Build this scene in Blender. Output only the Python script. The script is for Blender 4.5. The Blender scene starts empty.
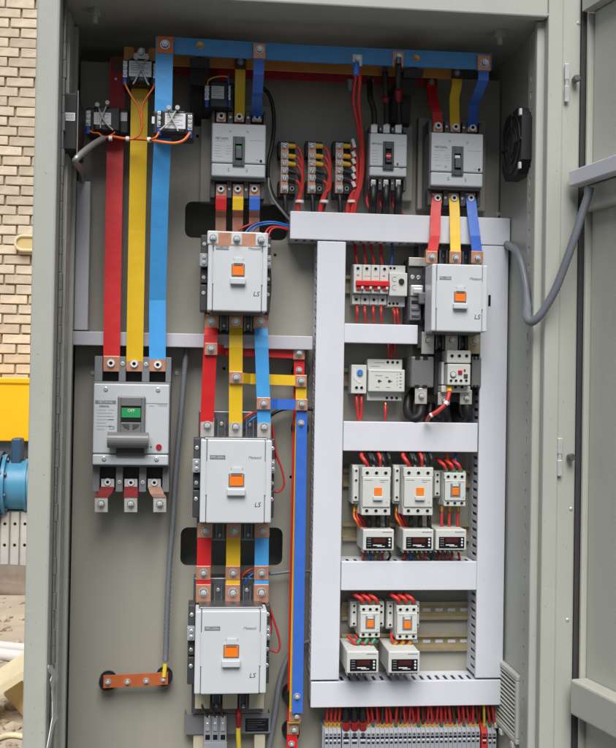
import bpy, bmesh, math, random
from mathutils import Vector, Matrix
random.seed(7)
scn = bpy.context.scene
COL = scn.collection

# ------------------------------------------------------------------ camera
FPX, W0, H0 = 1080.0, 616.0, 748.0
YAW = math.atan(113 / 1080.0)          # the optical axis is turned right of the cabinet's depth axis
PITCH = math.radians(0.80)
ROLL = 0.0165
CAM = Vector((0.0, -2.1, 1.2))
_f = Vector((math.sin(YAW) * math.cos(PITCH), math.cos(YAW) * math.cos(PITCH), math.sin(PITCH)))
_r = Vector((math.cos(YAW), -math.sin(YAW), 0))
_u = _r.cross(_f)
RGT = _r * math.cos(ROLL) + _u * math.sin(ROLL)
UPV = _u * math.cos(ROLL) - _r * math.sin(ROLL)
FWD = _f
cam_data = bpy.data.cameras.new('camera')
cam = bpy.data.objects.new('camera', cam_data)
COL.objects.link(cam)
cam.matrix_world = Matrix((
    (RGT.x, UPV.x, -FWD.x, CAM.x), (RGT.y, UPV.y, -FWD.y, CAM.y), (RGT.z, UPV.z, -FWD.z, CAM.z), (0, 0, 0, 1)))
cam_data.sensor_fit = 'HORIZONTAL'
cam_data.sensor_width = 36
cam_data.lens = FPX / W0 * 36
cam_data.clip_start = 0.05
cam_data.clip_end = 500
scn.camera = cam

# ------------------------------------------------------------------ light
SUN_EL, SUN_AZ = math.radians(50), math.radians(7)     # soft daylight from behind and left of the camera
world = bpy.data.worlds.new('World'); scn.world = world
world.use_nodes = True
nt = world.node_tree
sky = nt.nodes.new('ShaderNodeTexSky')
sky.sky_type = 'NISHITA'; sky.sun_disc = False
sky.sun_elevation = SUN_EL; sky.sun_rotation = math.pi + SUN_AZ
sky.air_density = 1.0; sky.dust_density = 1.2; sky.ozone_density = 1.0
bg = nt.nodes['Background']; bg.inputs[1].default_value = 0.038
nt.links.new(sky.outputs[0], bg.inputs[0])
sl = bpy.data.lights.new('sun', 'SUN'); sl.energy = 3.45; sl.angle = math.radians(40); sl.color = (1, .97, .93)
sun = bpy.data.objects.new('sun', sl); COL.objects.link(sun)
Ld = Vector((-math.sin(SUN_AZ) * math.cos(SUN_EL), -math.cos(SUN_AZ) * math.cos(SUN_EL), math.sin(SUN_EL)))
sun.rotation_euler = Ld.to_track_quat('Z', 'Y').to_euler()
sun.location = (0, -4, 5)
scn.view_settings.view_transform = 'Standard'
scn.view_settings.look = 'None'
scn.view_settings.exposure = 0.30
scn.view_settings.gamma = 1
scn.view_settings.use_curve_mapping = False

# ------------------------------------------------------------------ helpers
def P(u, v, d=0.0):
    """world point on the plane d metres in front of the mounting plate, seen at photo pixel u, v"""
    ray = FWD * FPX + RGT * (u - W0 / 2) + UPV * (H0 / 2 - v)
    t = (-d - CAM.y) / ray.y
    return CAM + ray * t
def X(u, v, d): return P(u, v, d).x
def Z(u, v, d): return P(u, v, d).z
def px(n, d=0.0): return n * (2.1 - d) / FPX      # pixels to metres at depth d

def lin(c):
    c /= 255.0
    return c / 12.92 if c <= .04045 else ((c + .055) / 1.055) ** 2.4
MATS = {}
def mat(name, rgb, rough=.5, metal=0.0, var=.05, scale=18.0, bump=0.0, bscale=400.0, rvar=.08, coat=0.0, rand=0.0, gain=1.0, spec=.5, dirt=0.0, specks=0.0):
    m = bpy.data.materials.new(name); m.use_nodes = True
    n = m.node_tree.nodes; l = m.node_tree.links
    b = n['Principled BSDF']
    col = [min(.95, lin(c) * gain) for c in rgb]
    tc = n.new('ShaderNodeTexCoord')
    no = n.new('ShaderNodeTexNoise'); no.inputs['Scale'].default_value = scale; no.inputs['Detail'].default_value = 6; no.inputs['Roughness'].default_value = .62
    l.new(tc.outputs['Object'], no.inputs['Vector'])
    mr = n.new('ShaderNodeMapRange'); mr.inputs[1].default_value = .25; mr.inputs[2].default_value = .75
    mr.inputs[3].default_value = 1 - var; mr.inputs[4].default_value = 1 + var
    l.new(no.outputs[0], mr.inputs[0])
    hsv = n.new('ShaderNodeHueSaturation'); hsv.inputs['Color'].default_value = (*col, 1)
    vv = mr.outputs[0]
    if rand:
        oi = n.new('ShaderNodeObjectInfo'); m2 = n.new('ShaderNodeMapRange'); m2.inputs[3].default_value = 1 - rand; m2.inputs[4].default_value = 1 + rand
        l.new(oi.outputs['Random'], m2.inputs[0]); mu = n.new('ShaderNodeMath'); mu.operation = 'MULTIPLY'
        l.new(vv, mu.inputs[0]); l.new(m2.outputs[0], mu.inputs[1]); vv = mu.outputs[0]
    l.new(vv, hsv.inputs['Value'])
    out = hsv.outputs[0]
    if dirt:
        n2 = n.new('ShaderNodeTexNoise'); n2.inputs['Scale'].default_value = 3.1; n2.inputs['Detail'].default_value = 8; n2.inputs['Roughness'].default_value = .7
        mp = n.new('ShaderNodeMapping'); mp.inputs['Scale'].default_value = (2.2, 2.2, .6); l.new(tc.outputs['Object'], mp.inputs[0]); l.new(mp.outputs[0], n2.inputs['Vector'])
        r2 = n.new('ShaderNodeMapRange'); r2.inputs[1].default_value = .5; r2.inputs[2].default_value = .8; r2.inputs[3].default_value = 0; r2.inputs[4].default_value = dirt
        l.new(n2.outputs[0], r2.inputs[0])
        mx = n.new('ShaderNodeMix'); mx.data_type = 'RGBA'; l.new(r2.outputs[0], mx.inputs[0]); l.new(out, mx.inputs[6]); mx.inputs[7].default_value = (.16, .14, .11, 1)
        out = mx.outputs[2]
    if specks:       # sparse fine scratches and specks of dust
        mp = n.new('ShaderNodeMapping'); mp.inputs['Scale'].default_value = (9, 9, 140); mp.inputs['Rotation'].default_value = (0, .5, 0); l.new(tc.outputs['Object'], mp.inputs[0])
        n3 = n.new('ShaderNodeTexNoise'); n3.inputs['Scale'].default_value = 2.0; n3.inputs['Detail'].default_value = 2; l.new(mp.outputs[0], n3.inputs['Vector'])
        n4 = n.new('ShaderNodeTexNoise'); n4.inputs['Scale'].default_value = 260; n4.inputs['Detail'].default_value = 1; l.new(tc.outputs['Object'], n4.inputs['Vector'])
        a3 = n.new('ShaderNodeMapRange'); a3.inputs[1].default_value = .735; a3.inputs[2].default_value = .78; a3.inputs[4].default_value = specks; l.new(n3.outputs[0], a3.inputs[0])
        a4 = n.new('ShaderNodeMapRange'); a4.inputs[1].default_value = .73; a4.inputs[2].default_value = .78; a4.inputs[4].default_value = specks; l.new(n4.outputs[0], a4.inputs[0])
        for a_, c_ in ((a3, (.55, .55, .52, 1)), (a4, (.12, .11, .10, 1))):
            mx = n.new('ShaderNodeMix'); mx.data_type = 'RGBA'; l.new(a_.outputs[0], mx.inputs[0]); l.new(out, mx.inputs[6]); mx.inputs[7].default_value = c_; out = mx.outputs[2]
    l.new(out, b.inputs['Base Color'])
    rr = n.new('ShaderNodeMapRange'); rr.inputs[1].default_value = .3; rr.inputs[2].default_value = .7
    rr.inputs[3].default_value = max(0, rough - rvar); rr.inputs[4].default_value = min(1, rough + rvar)
    l.new(no.outputs[0], rr.inputs[0]); l.new(rr.outputs[0], b.inputs['Roughness'])
    b.inputs['Metallic'].default_value = metal
    b.inputs['Specular IOR Level'].default_value = spec
    b.inputs['Coat Weight'].default_value = coat
    if bump:
        nb = n.new('ShaderNodeTexNoise'); nb.inputs['Scale'].default_value = bscale; nb.inputs['Detail'].default_value = 3
        l.new(tc.outputs['Object'], nb.inputs['Vector'])
        bp = n.new('ShaderNodeBump'); bp.inputs['Strength'].default_value = bump; bp.inputs['Distance'].default_value = .002
        l.new(nb.outputs[0], bp.inputs['Height']); l.new(bp.outputs[0], b.inputs['Normal'])
    MATS[name] = m
    return m
G = 1.0
mat('cabinet_paint', (177, 180, 171), .45, bump=.08, bscale=900, var=.03, scale=5, dirt=.20, specks=.45)
mat('plate_paint', (158, 156, 145), .42, bump=.06, bscale=900, var=.03, scale=4, dirt=.20, specks=.45)
mat('door_paint', (188, 189, 179), .42, bump=.06, bscale=900, var=.03, scale=4, dirt=.20, specks=.45)
mat('rubber', (62, 60, 62), .75, var=.15, scale=60)
mat('rubber_grey', (125, 126, 122), .8, var=.25, scale=70)
mat('black_plastic', (26, 25, 27), .45, var=.12)
mat('dark_plastic', (66, 67, 70), .5, var=.08)
mat('trunking', (215, 218, 227), .42, var=.018, scale=9, dirt=.09, specks=.25)
mat('trunking_shade_grey', (190, 191, 199), .5, var=.025, scale=9, dirt=.09, specks=.25)  # the white PVC made greyer: shade on the left ducts put into the colour
mat('void', (14, 13, 13), .9, var=.1)
mat('face_white', (204, 209, 213), .42, var=.015, scale=14, bump=.03, bscale=1200)
mat('face_cream', (205, 207, 203), .45, var=.02, scale=20)
mat('face_breaker', (192, 197, 201), .42, var=.015, scale=14, bump=.03, bscale=1200)
mat('breaker_base', (118, 121, 125), .55, var=.05, scale=30)
mat('handle_grey', (112, 113, 114), .4, var=.05)
mat('orange_ind', (243, 126, 32), .38, var=.03)
mat('green_ind', (42, 150, 92), .4, var=.05)
mat('red_paint', (208, 34, 38), .42, var=.04, scale=30, bump=.40, bscale=38)
mat('yellow_paint', (232, 190, 34), .42, var=.04, scale=30, bump=.40, bscale=38)
mat('sky_blue', (78, 168, 236), .40, var=.04, scale=30, bump=.40, bscale=38)
mat('royal_blue', (56, 106, 200), .42, var=.05, scale=30, bump=.40, bscale=38)
mat('rail_blue', (70, 142, 205), .32, var=.08, scale=24, bump=.12, bscale=60)
mat('rail_amber', (205, 140, 70), .42, var=.08, scale=24)
mat('rail_red', (170, 44, 52), .42, var=.08, scale=24)
mat('copper', (206, 150, 124), .36, metal=.45, var=.14, scale=50)
mat('copper_orange', (206, 112, 66), .38, metal=.35, var=.10, scale=40)
mat('tin', (205, 202, 196), .32, metal=.45, var=.12, scale=60)
mat('zinc', (222, 224, 226), .25, metal=.5, var=.1, scale=80)
mat('zinc_dark', (120, 122, 126), .4, metal=.8, var=.15, scale=80)
mat('zinc_yellow', (176, 164, 132), .38, metal=.45, var=.15, scale=40)
mat('brass', (214, 160, 72), .3, metal=.7, var=.1, scale=50)
mat('bronze', (105, 75, 62), .45, metal=.55, var=.25, scale=60)
mat('lug_cream', (205, 196, 172), .5, var=.06)
mat('wire_red', (200, 56, 52), .4, var=.06)
mat('wire_black', (36, 36, 40), .45, var=.08)
mat('wire_blue', (50, 110, 190), .4, var=.05)
mat('wire_orange', (232, 120, 56), .4, var=.05)
mat('wire_yellow', (226, 200, 60), .4, var=.05)
mat('sleeve_worn', (128, 30, 36), .65, var=.25, scale=60, spec=.25)
mat('sleeve_red', (158, 32, 38), .4, var=.05)
mat('ferrule_yellow', (226, 178, 50), .4, var=.05)
mat('ferrule_green', (40, 130, 90), .4, var=.05)
mat('conduit_grey', (112, 116, 124), .4, var=.05)
mat('conduit_silver', (165, 167, 168), .35, metal=.5, var=.08)
mat('label_white', (214, 216, 220), .5, var=.03)
mat('print_grey', (120, 124, 128), .6, var=.05)
mat('print_pale', (158, 162, 166), .6, var=.05)
mat('print_dark', (60, 62, 66), .6, var=.05)
mat('screen_black', (22, 23, 27), .25, var=.05)
mat('screen_red', (74, 24, 28), .2, var=.05)
mat('button_red', (170, 26, 40), .4, var=.05)
mat('button_blue', (58, 122, 196), .4, var=.05)
mat('terminal_grey', (156, 160, 168), .5, var=.06)
mat('fan_black', (20, 20, 21), .6, var=.1)
mat('vent_plastic', (196, 198, 188), .5, var=.03)
mat('nylon_clear', (176, 180, 182), .4, var=.03)
mat('nylon_white', (226, 228, 230), .4, var=.03)
mat('brick', (206, 192, 172), .9, var=.26, scale=11, bump=1.0, bscale=45, rand=.17, rvar=.05, spec=.2)
mat('mortar', (172, 156, 134), .95, var=.2, scale=30, bump=.8, bscale=80, spec=.2)
mat('yellow_steel', (250, 190, 8), .45, var=.04, scale=6)
mat('pump_blue', (70, 138, 172), .4, var=.10, scale=8)
mat('pump_dark', (44, 76, 104), .45, var=.12, scale=10)
mat('crate_white', (190, 187, 180), .8, var=.12, dirt=.5, bump=.3, bscale=60)
mat('board_cream', (224, 212, 178), .7, var=.08, scale=12)
mat('board_tan', (208, 184, 130), .75, var=.10, scale=10)
mat('pipe_white', (214, 212, 208), .45, var=.05)
mat('rag_grey', (128, 114, 100), .9, var=.25, scale=9, bump=.6, bscale=30)

class MB:
    def __init__(s): s.v = []; s.f = []; s.m = []; s.s = []
    def add(s, vs, fs, m=0, smooth=False):
        o = len(s.v); s.v += [tuple(q) for q in vs]
        for f in fs: s.f.append([o + i for i in f]); s.m.append(m); s.s.append(smooth)
        return s
    def box(s, x0, x1, d0, d1, z0, z1, m=0, bev=0.0):
        x0, x1 = min(x0, x1), max(x0, x1); d0, d1 = min(d0, d1), max(d0, d1); z0, z1 = min(z0, z1), max(z0, z1)
        y0, y1 = -d1, -d0
        bev = min(bev, .45 * min(x1 - x0, y1 - y0, z1 - z0))
        if bev <= 0:
            vs = [(x, y, z) for x in (x0, x1) for y in (y0, y1) for z in (z0, z1)]
            return s.add(vs, [(0, 1, 3, 2), (4, 6, 7, 5), (0, 4, 5, 1), (2, 3, 7, 6), (0, 2, 6, 4), (1, 5, 7, 3)], m)
        bm = bmesh.new(); bmesh.ops.create_cube(bm, size=1)
        for q in bm.verts: q.co = ((x0 + x1) / 2 + q.co.x * (x1 - x0), (y0 + y1) / 2 + q.co.y * (y1 - y0), (z0 + z1) / 2 + q.co.z * (z1 - z0))
        bmesh.ops.bevel(bm, geom=bm.edges[:], offset=bev, segments=2, affect='EDGES', profile=.5)
        bm.verts.index_update()
        s.add([q.co[:] for q in bm.verts], [[q.index for q in f.verts] for f in bm.faces], m); bm.free(); return s
    def fbox(s, F, a0, b0, a1, b1, d0, d1, m=0, bev=0.0):
        return s.box(F.x(a0), F.x(a1), d0, d1, F.z(b1), F.z(b0), m, bev)
    def cyl(s, p0, p1, r0, r1=None, n=14, m=0, caps=True, smooth=True, rot=0.0):
        p0, p1 = Vector(p0), Vector(p1); r1 = r0 if r1 is None else r1
        t = (p1 - p0).normalized(); a = Vector((0, 0, 1)) if abs(t.z) < .9 else Vector((1, 0, 0))
        e = t.cross(a).normalized(); g = t.cross(e)
        vs = []
        for p, r in ((p0, r0), (p1, r1)):
            for i in range(n):
                q = 2 * math.pi * i / n + rot; vs.append(p + e * (r * math.cos(q)) + g * (r * math.sin(q)))
        s.add(vs, [(i, (i + 1) % n, n + (i + 1) % n, n + i) for i in range(n)], m, smooth)
        if caps: s.add(vs, [list(range(n)), list(range(n, 2 * n))], m)
        return s
    def tube(s, pts, r, n=8, m=0, sub=5, caps=True):
        pts = [Vector(p) for p in pts]
        if sub > 1 and len(pts) > 2:
            q = [pts[0] * 2 - pts[1]] + pts + [pts[-1] * 2 - pts[-2]]; o = []
            for i in range(1, len(q) - 2):
                for k in range(sub):
                    t = k / sub; a, b, c, e = q[i - 1], q[i], q[i + 1], q[i + 2]
                    o.append(.5 * (2 * b + (c - a) * t + (2 * a - 5 * b + 4 * c - e) * t * t + (3 * b - a - 3 * c + e) * t ** 3))
            o.append(pts[-1]); pts = o
        rr = r if callable(r) else (lambda k: r)
        nrm = None; vs = []; L = len(pts)
        for i, p in enumerate(pts):
            t = (pts[min(i + 1, L - 1)] - pts[max(i - 1, 0)]).normalized()
            if nrm is None:
                a = Vector((0, 1, 0)) if abs(t.y) < .9 else Vector((1, 0, 0)); nrm = t.cross(a).normalized()
            nrm = (nrm - t * nrm.dot(t)).normalized(); g = t.cross(nrm)
            for k in range(n):
                q = 2 * math.pi * k / n; vs.append(p + (nrm * math.cos(q) + g * math.sin(q)) * rr(i))
        s.add(vs, [(i * n + k, i * n + (k + 1) % n, (i + 1) * n + (k + 1) % n, (i + 1) * n + k) for i in range(L - 1) for k in range(n)], m, True)
        if caps: s.add(vs[:n], [list(range(n))], m); s.add(vs[-n:], [list(range(n))], m)
        return s
    def strip(s, pts, wdir, w, t, m=0):
        """flat bar along pts, w wide in direction wdir, t thick"""
        pts = [Vector(p) for p in pts]; wdir = Vector(wdir).normalized(); vs = []; L = len(pts)
        for i, p in enumerate(pts):
            a = (pts[i] - pts[i - 1]).normalized() if i else (pts[1] - pts[0]).normalized()
            b = (pts[i + 1] - pts[i]).normalized() if i < L - 1 else a
            n = (a.cross(wdir).normalized() + b.cross(wdir).normalized()).normalized()
            ww = w(i) if callable(w) else w
            for sx, sn in ((-1, -1), (1, -1), (1, 1), (-1, 1)): vs.append(p + wdir * (sx * ww / 2) + n * (sn * t / 2))
        fs = [(i * 4 + k, i * 4 + (k + 1) % 4, (i + 1) * 4 + (k + 1) % 4, (i + 1) * 4 + k) for i in range(L - 1) for k in range(4)]
        fs += [(0, 1, 2, 3), tuple((L - 1) * 4 + k for k in range(4))]
        return s.add(vs, fs, m)
    def prism(s, poly, vec, m=0):
        poly = [Vector(p) for p in poly]; vec = Vector(vec); n = len(poly)
        return s.add(poly + [p + vec for p in poly], [list(range(n)), list(range(n, 2 * n))] + [(i, (i + 1) % n, n + (i + 1) % n, n + i) for i in range(n)], m)
    def mesh(s, name, mats, off=Vector((0, 0, 0))):
        me = bpy.data.meshes.new(name)
        me.from_pydata([(x - off.x, y - off.y, z - off.z) for x, y, z in s.v], [], s.f)
        for q in mats: me.materials.append(MATS[q])
        for p, m, sm in zip(me.polygons, s.m, s.s): p.material_index = m; p.use_smooth = sm
        bm = bmesh.new(); bm.from_mesh(me); bmesh.ops.recalc_face_normals(bm, faces=bm.faces[:]); bm.to_mesh(me); bm.free()
        return me
class Fr:
    """front rectangle of a device: photo pixels of its corners on the plane d, kept upright and square in the world"""
    def __init__(s, u0, v0, u1, v1, d):
        vm, um = (v0 + v1) / 2, (u0 + u1) / 2
        s.x0, s.x1 = X(u0, vm, d), X(u1, vm, d); s.z0, s.z1 = Z(um, v1, d), Z(um, v0, d); s.d = d
        s.w, s.h = s.x1 - s.x0, s.z1 - s.z0
    def x(s, a): return s.x0 + a * s.w
    def z(s, b): return s.z1 - b * s.h
    def p(s, a, b, d): return Vector((s.x(a), -d, s.z(b)))
    def c(s): return Vector(((s.x0 + s.x1) / 2, 0, (s.z0 + s.z1) / 2))
LOC = {}
def tag(o, label, cat, group=None, kind=None):
    if label: o['label'] = label
    if cat: o['category'] = cat
    if group: o['group'] = group
    if kind: o['kind'] = kind
    return o
def empty(name, loc, label=None, cat=None, group=None, kind=None):
    o = bpy.data.objects.new(name, None); COL.objects.link(o); o.location = loc; o.empty_display_size = .05
    LOC[o] = Vector(loc); tag(o, label, cat, group, kind); return o
def mk(name, mb, mats, parent=None, loc=None, label=None, cat=None, group=None, kind=None):
    """world-space shapes -> one mesh object, its origin at loc (or at the parent's origin)"""
    if isinstance(mats, str): mats = [mats]
    base = LOC[parent] if parent else Vector((0, 0, 0))
    org = Vector(loc) if loc is not None else (base if parent else Vector((0, 0, 0)))
    o = bpy.data.objects.new(name, mb.mesh(name, mats, org)); COL.objects.link(o)
    if parent: o.parent = parent
    o.location = org - base; LOC[o] = org
    tag(o, label, cat, group, kind); return o
CACHE = {}
def inst(name, key, make, mats, parent, loc):
    """an object that shares its mesh with every other made from the same key"""
    if key not in CACHE: CACHE[key] = make().mesh(name, mats)
    o = bpy.data.objects.new(name, CACHE[key]); COL.objects.link(o)
    loc = Vector(loc)
    if parent: o.parent = parent; o.location = loc - LOC[parent]
    else: o.location = loc
    LOC[o] = loc; return o
def _hex(r):
    m = MB()
    m.cyl((0, 0, 0), (0, -r * .14, 0), r, n=20); m.cyl((0, -r * .14, 0), (0, -r * .30, 0), r * .8, n=18, m=1)
    m.cyl((0, -r * .30, 0), (0, -r * .85, 0), r * .70, n=6, smooth=False, rot=.3); m.cyl((0, -r * .85, 0), (0, -r * 1.35, 0), r * .38, r * .34, n=12, m=0)
    return m
def _allen(r):
    m = MB()
    n = 20
    m.cyl((0, 0, 0), (0, -r * .2, 0), r * 1.15, n=n)
    def ring(rad, y): return [(rad * math.cos(2 * math.pi * i / n), y, rad * math.sin(2 * math.pi * i / n)) for i in range(n)]
    vs = ring(r, -r * .2) + ring(r * .95, -r * .75) + ring(r * .48, -r * .75) + ring(r * .44, -r * .35)
    for k in range(3):
        m.add(vs, [(k * n + i, k * n + (i + 1) % n, (k + 1) * n + (i + 1) % n, (k + 1) * n + i) for i in range(n)], 1 if k == 2 else 2, False)
    m.add(vs[3 * n:], [list(range(n))], 1)
    return m
def _pan(r):
    m = MB()
    m.cyl((0, 0, 0), (0, -r * .3, 0), r, n=16); m.cyl((0, -r * .3, 0), (0, -r * .55, 0), r, r * .65, n=16)
    m.box(-r * .6, r * .6, r * .56, r * .58, -r * .1, r * .1, 1)
    return m
def _hole(r):
    m = MB(); n = 12
    def ring(rad, y): return [(rad * math.cos(2 * math.pi * i / n), y, rad * math.sin(2 * math.pi * i / n)) for i in range(n)]
    vs = ring(r * 1.15, .0006) + ring(r * 1.15, -.0007) + ring(r * .98, -.0007) + ring(r * .9, -.0002)
    for k in range(3): m.add(vs, [(k * n + i, k * n + (i + 1) % n, (k + 1) * n + (i + 1) % n, (k + 1) * n + i) for i in range(n)], 0)
    m.add(vs[3 * n:], [list(range(n))], 1)
    return m
def bolt(parent, p, r=.0062, kind='hex', name=None):
    mk_, ms, nm = {'hex': (_hex, ['zinc', 'zinc_dark'], 'bolt'), 'allen': (_allen, ['tin', 'void', 'nylon_white'], 'socket_screw'), 'pan': (_pan, ['zinc', 'void'], 'screw'),
                   'hole': (_hole, ['face_cream', 'void'], 'terminal_hole'), 'brassy': (_hex, ['brass', 'zinc_dark'], 'bolt')}[kind]
    o = inst(name or nm, (kind, round(r, 5)), lambda: mk_(r), ms, parent, p)
    if kind in ('hex', 'brassy', 'pan', 'allen'): o.rotation_euler = (0, random.uniform(0, 6), 0)
    return o
def text(parent, s, p, size, m='print_dark', align='LEFT', shear=0.0):
    cu = bpy.data.curves.new('lettering', 'FONT'); cu.body = s; cu.size = size; cu.align_x = align; cu.align_y = 'CENTER'
    cu.resolution_u = 2; cu.extrude = .00012; cu.shear = shear; cu.materials.append(MATS[m])
    t_ = bpy.data.objects.new('lettering', cu); COL.objects.link(t_)
    me = bpy.data.meshes.new_from_object(t_.evaluated_get(bpy.context.evaluated_depsgraph_get())); bpy.data.objects.remove(t_); bpy.data.curves.remove(cu)
    o = bpy.data.objects.new('lettering', me); COL.objects.link(o); o.rotation_euler = (math.pi / 2, 0, 0)
    o.parent = parent; o.location = Vector(p) - LOC[parent]; return o
def wire(pts, r, m, label, group=None, cat='wire', name='control_wire', n=6, parent=None, sub=5):
    q = [P(*p) for p in pts]
    mb = MB().tube(q, r, n, sub=sub)
    return mk(name, mb, m, parent, loc=(q[0] if not parent else None), label=label, cat=cat, group=group)
# ------------------------------------------------------------------ ground, wall and yard behind
YW = 5.2
dwall = -YW
mat('dirt', (184, 172, 154), .95, var=.28, scale=1.6, bump=.9, bscale=25, spec=.15)
g = MB(); g.add([(-60, -60, 0), (60, -60, 0), (60, 60, 0), (-60, 60, 0)], [(0, 1, 2, 3)])
mk('ground', g, 'dirt', label='dry trodden earth of the yard', kind='structure')
mat('bounce_sheet_dark', (66, 66, 66), .9, var=.2, scale=9, bump=.6, bscale=90, spec=.25)
g = MB(); g.add([(-30, -40, .004), (30, -40, .004), (30, -.35, .004), (-30, -.35, .004)], [(0, 1, 2, 3)])
mk('added_bounce_sheet', g, 'bounce_sheet_dark', label='unseen dark sheet added in front of the cabinet to cut ground bounce', kind='structure')  # added out of view so less light bounces up to the cabinet ceiling
wx0, wx1 = X(-95, 300, dwall), X(62, 300, dwall)
wall = empty('brick_wall', (0, YW, 0), 'cream brick wall with dark joints behind the cabinet', 'wall')
core = MB(); core.box(-14, 14, -YW - .3, -YW - .012, -.02, 6)
mk('mortar_bed', core, 'mortar', wall)
bm_ = bpy.data.materials.new('brickwork'); bm_.use_nodes = True
n_ = bm_.node_tree.nodes; l_ = bm_.node_tree.links
bt = n_.new('ShaderNodeTexBrick'); tcb = n_.new('ShaderNodeTexCoord'); mpb = n_.new('ShaderNodeMapping'); mpb.inputs['Rotation'].default_value = (math.pi / 2, 0, 0)
l_.new(tcb.outputs['Object'], mpb.inputs[0]); l_.new(mpb.outputs[0], bt.inputs['Vector'])
bt.inputs['Scale'].default_value = 1; bt.inputs['Brick Width'].default_value = .185; bt.inputs['Row Height'].default_value = .065; bt.inputs['Mortar Size'].default_value = .006
bt.inputs['Color1'].default_value = (.72, .60, .42, 1); bt.inputs['Color2'].default_value = (.62, .50, .34, 1); bt.inputs['Mortar'].default_value = (.22, .17, .12, 1)
l_.new(bt.outputs[0], n_['Principled BSDF'].inputs['Base Color']); n_['Principled BSDF'].inputs['Roughness'].default_value = .9
bpb = n_.new('ShaderNodeBump'); bpb.inputs['Distance'].default_value = .008; bpb.invert = True
l_.new(bt.outputs[1], bpb.inputs['Height']); l_.new(bpb.outputs[0], n_['Principled BSDF'].inputs['Normal'])
MATS['brickwork'] = bm_
far = MB(); far.box(-14, wx0 - .01, -YW - .012, -YW, 0, 6); far.box(wx1 + .01, 14, -YW - .012, -YW, 0, 6)
zt = Z(0, -22, dwall)
far.box(wx0 - .01, wx1 + .01, -YW - .012, -YW, zt + .006, 6); far.box(wx0 - .01, wx1 + .01, -YW - .012, -YW, 0, zt - .065 * 60)
mk('brickwork', far, 'brickwork', wall)
course = .0655
for i in range(60):
    z1 = zt - i * course; x = wx0 - random.uniform(0, .02) + (.09 if i % 2 else 0) * 0
    if z1 - course < 0.0: break
    x = wx0 - (.02 if i % 2 else .105) - random.uniform(0, .035); k = 0
    while x < wx1 and k < 9:
        L = random.choice((.172, .178, .182, .186)); xa, xb = max(x, wx0), min(x + L, wx1)
        if xb - xa > .02:
            h = course - random.uniform(.007, .012)
            b = MB(); pr = random.uniform(-.004, .004); zc_ = z1 - course / 2 + random.uniform(-.0015, .0015); tl = random.uniform(-.0012, .0012)
            b.box(xa, xb - .004, -YW - .012, -YW + .010 + pr, zc_ - h / 2, zc_ + h / 2, 0, .004)
            b.v = [(vx, vy, vz + tl * (1 if vx > (xa + xb) / 2 else -1) + random.uniform(-.0022, .0022)) for vx, vy, vz in b.v]
            mk('brick', b, 'brick', wall, loc=((xa + xb) / 2, YW, zc_))
        x += L + random.uniform(.006, .012); k += 1
# oval bracket on the brick wall
hb = MB(); c0 = P(30, 243.5, dwall + .03)
def stadium(cx, cz, w, h, y, n=10):
    o = []
    for s in (0, 1):
        for i in range(n + 1):
            a = math.pi / 2 + math.pi * i / n + math.pi * s
            o.append((cx + (-(w - h) / 2 if s == 0 else (w - h) / 2) + h / 2 * math.cos(a), y, cz + h / 2 * math.sin(a)))
    return o
oval = stadium(c0.x + .015, c0.z, .215, .095, YW - .05)
hl = empty('wall_lamp', (c0.x, YW, c0.z), 'oval white rimmed bulkhead lamp on the brick wall', 'wall lamp')
hb.tube(oval + [oval[0]], .010, 8, sub=1); mk('rim', hb, 'board_cream', hl)
hb = MB().prism(stadium(c0.x + .015, c0.z, .20, .080, YW - .045), (0, .05, 0)); mk('cover', hb, 'board_tan', hl)

# yellow machine cover, pump and crate by the wall
YM = 4.78
ym = empty('yellow_machine_cover', P(-20, 410, -YM), 'bright yellow steel machine cover standing before the brick wall', 'machine')
F = Fr(-70, 380, 46, 441, -YM)
b = MB(); b.box(F.x0, F.x1, -YM - .55, -YM, F.z0, F.z1 - .012, 0, .006); mk('panel', b, 'yellow_steel', ym)
b = MB(); b.box(F.x0 - .01, F.x1 + .01, -YM - .56, -YM + .012, F.z1 - .02, F.z1 + .018, 0, .008); mk('lid', b, 'yellow_steel', ym)
for xx in (F.x0 + .05, F.x1 - .04):
    for dd in (-YM - .05, -YM - .5):
        b = MB(); b.box(xx - .025, xx + .025, dd - .025, dd + .025, 0, F.z0); mk('leg', b, 'dark_plastic', ym)
b = MB(); b.box(F.x0 + .05, F.x1 - .03, -YM - .45, -YM - .06, F.z0 - .10, F.z0); mk('under_frame', b, 'zinc_dark', ym)
YP = 4.56; dp = -YP
pc = P(10, 485, dp); s_ = 6.66 / 1080
pu = empty('blue_pump', (pc.x, pc.y, pc.z), 'blue cast iron pump with bolted flanges under the yellow cover', 'pump')
def xc(u): return X(u, 485, dp)
b = MB(); b.cyl((xc(8), YP, pc.z), (xc(48), YP, pc.z), s_ * 24, n=32); b.cyl((xc(26), YP, pc.z), (xc(29), YP, pc.z), s_ * 26, n=32)
mk('barrel', b, 'pump_blue', pu)
for k, (ua, ub, r) in enumerate(((-3, 3.5, 33), (4.5, 8, 30))):
    b = MB(); b.cyl((xc(ua), YP, pc.z), (xc(ub), YP, pc.z), s_ * r, n=36); fl = mk('flange', b, 'pump_dark' if k == 0 else 'pump_blue', pu)
    for j in range(8):
        a = j * math.pi / 4 + .3; q = MB(); yy, zz = YP + math.cos(a) * s_ * (r - 4), pc.z + math.sin(a) * s_ * (r - 4)
        q.cyl((xc(ub), yy, zz), (xc(ub + 2), yy, zz), s_ * 2.2, n=6, smooth=False); q2 = mk('bolt', q, 'pump_dark', pu)
b = MB(); b.cyl((xc(-60), YP, pc.z + s_ * 2), (xc(-3), YP, pc.z + s_ * 2), s_ * 27, n=32); mk('housing', b, 'pump_dark', pu)
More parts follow.
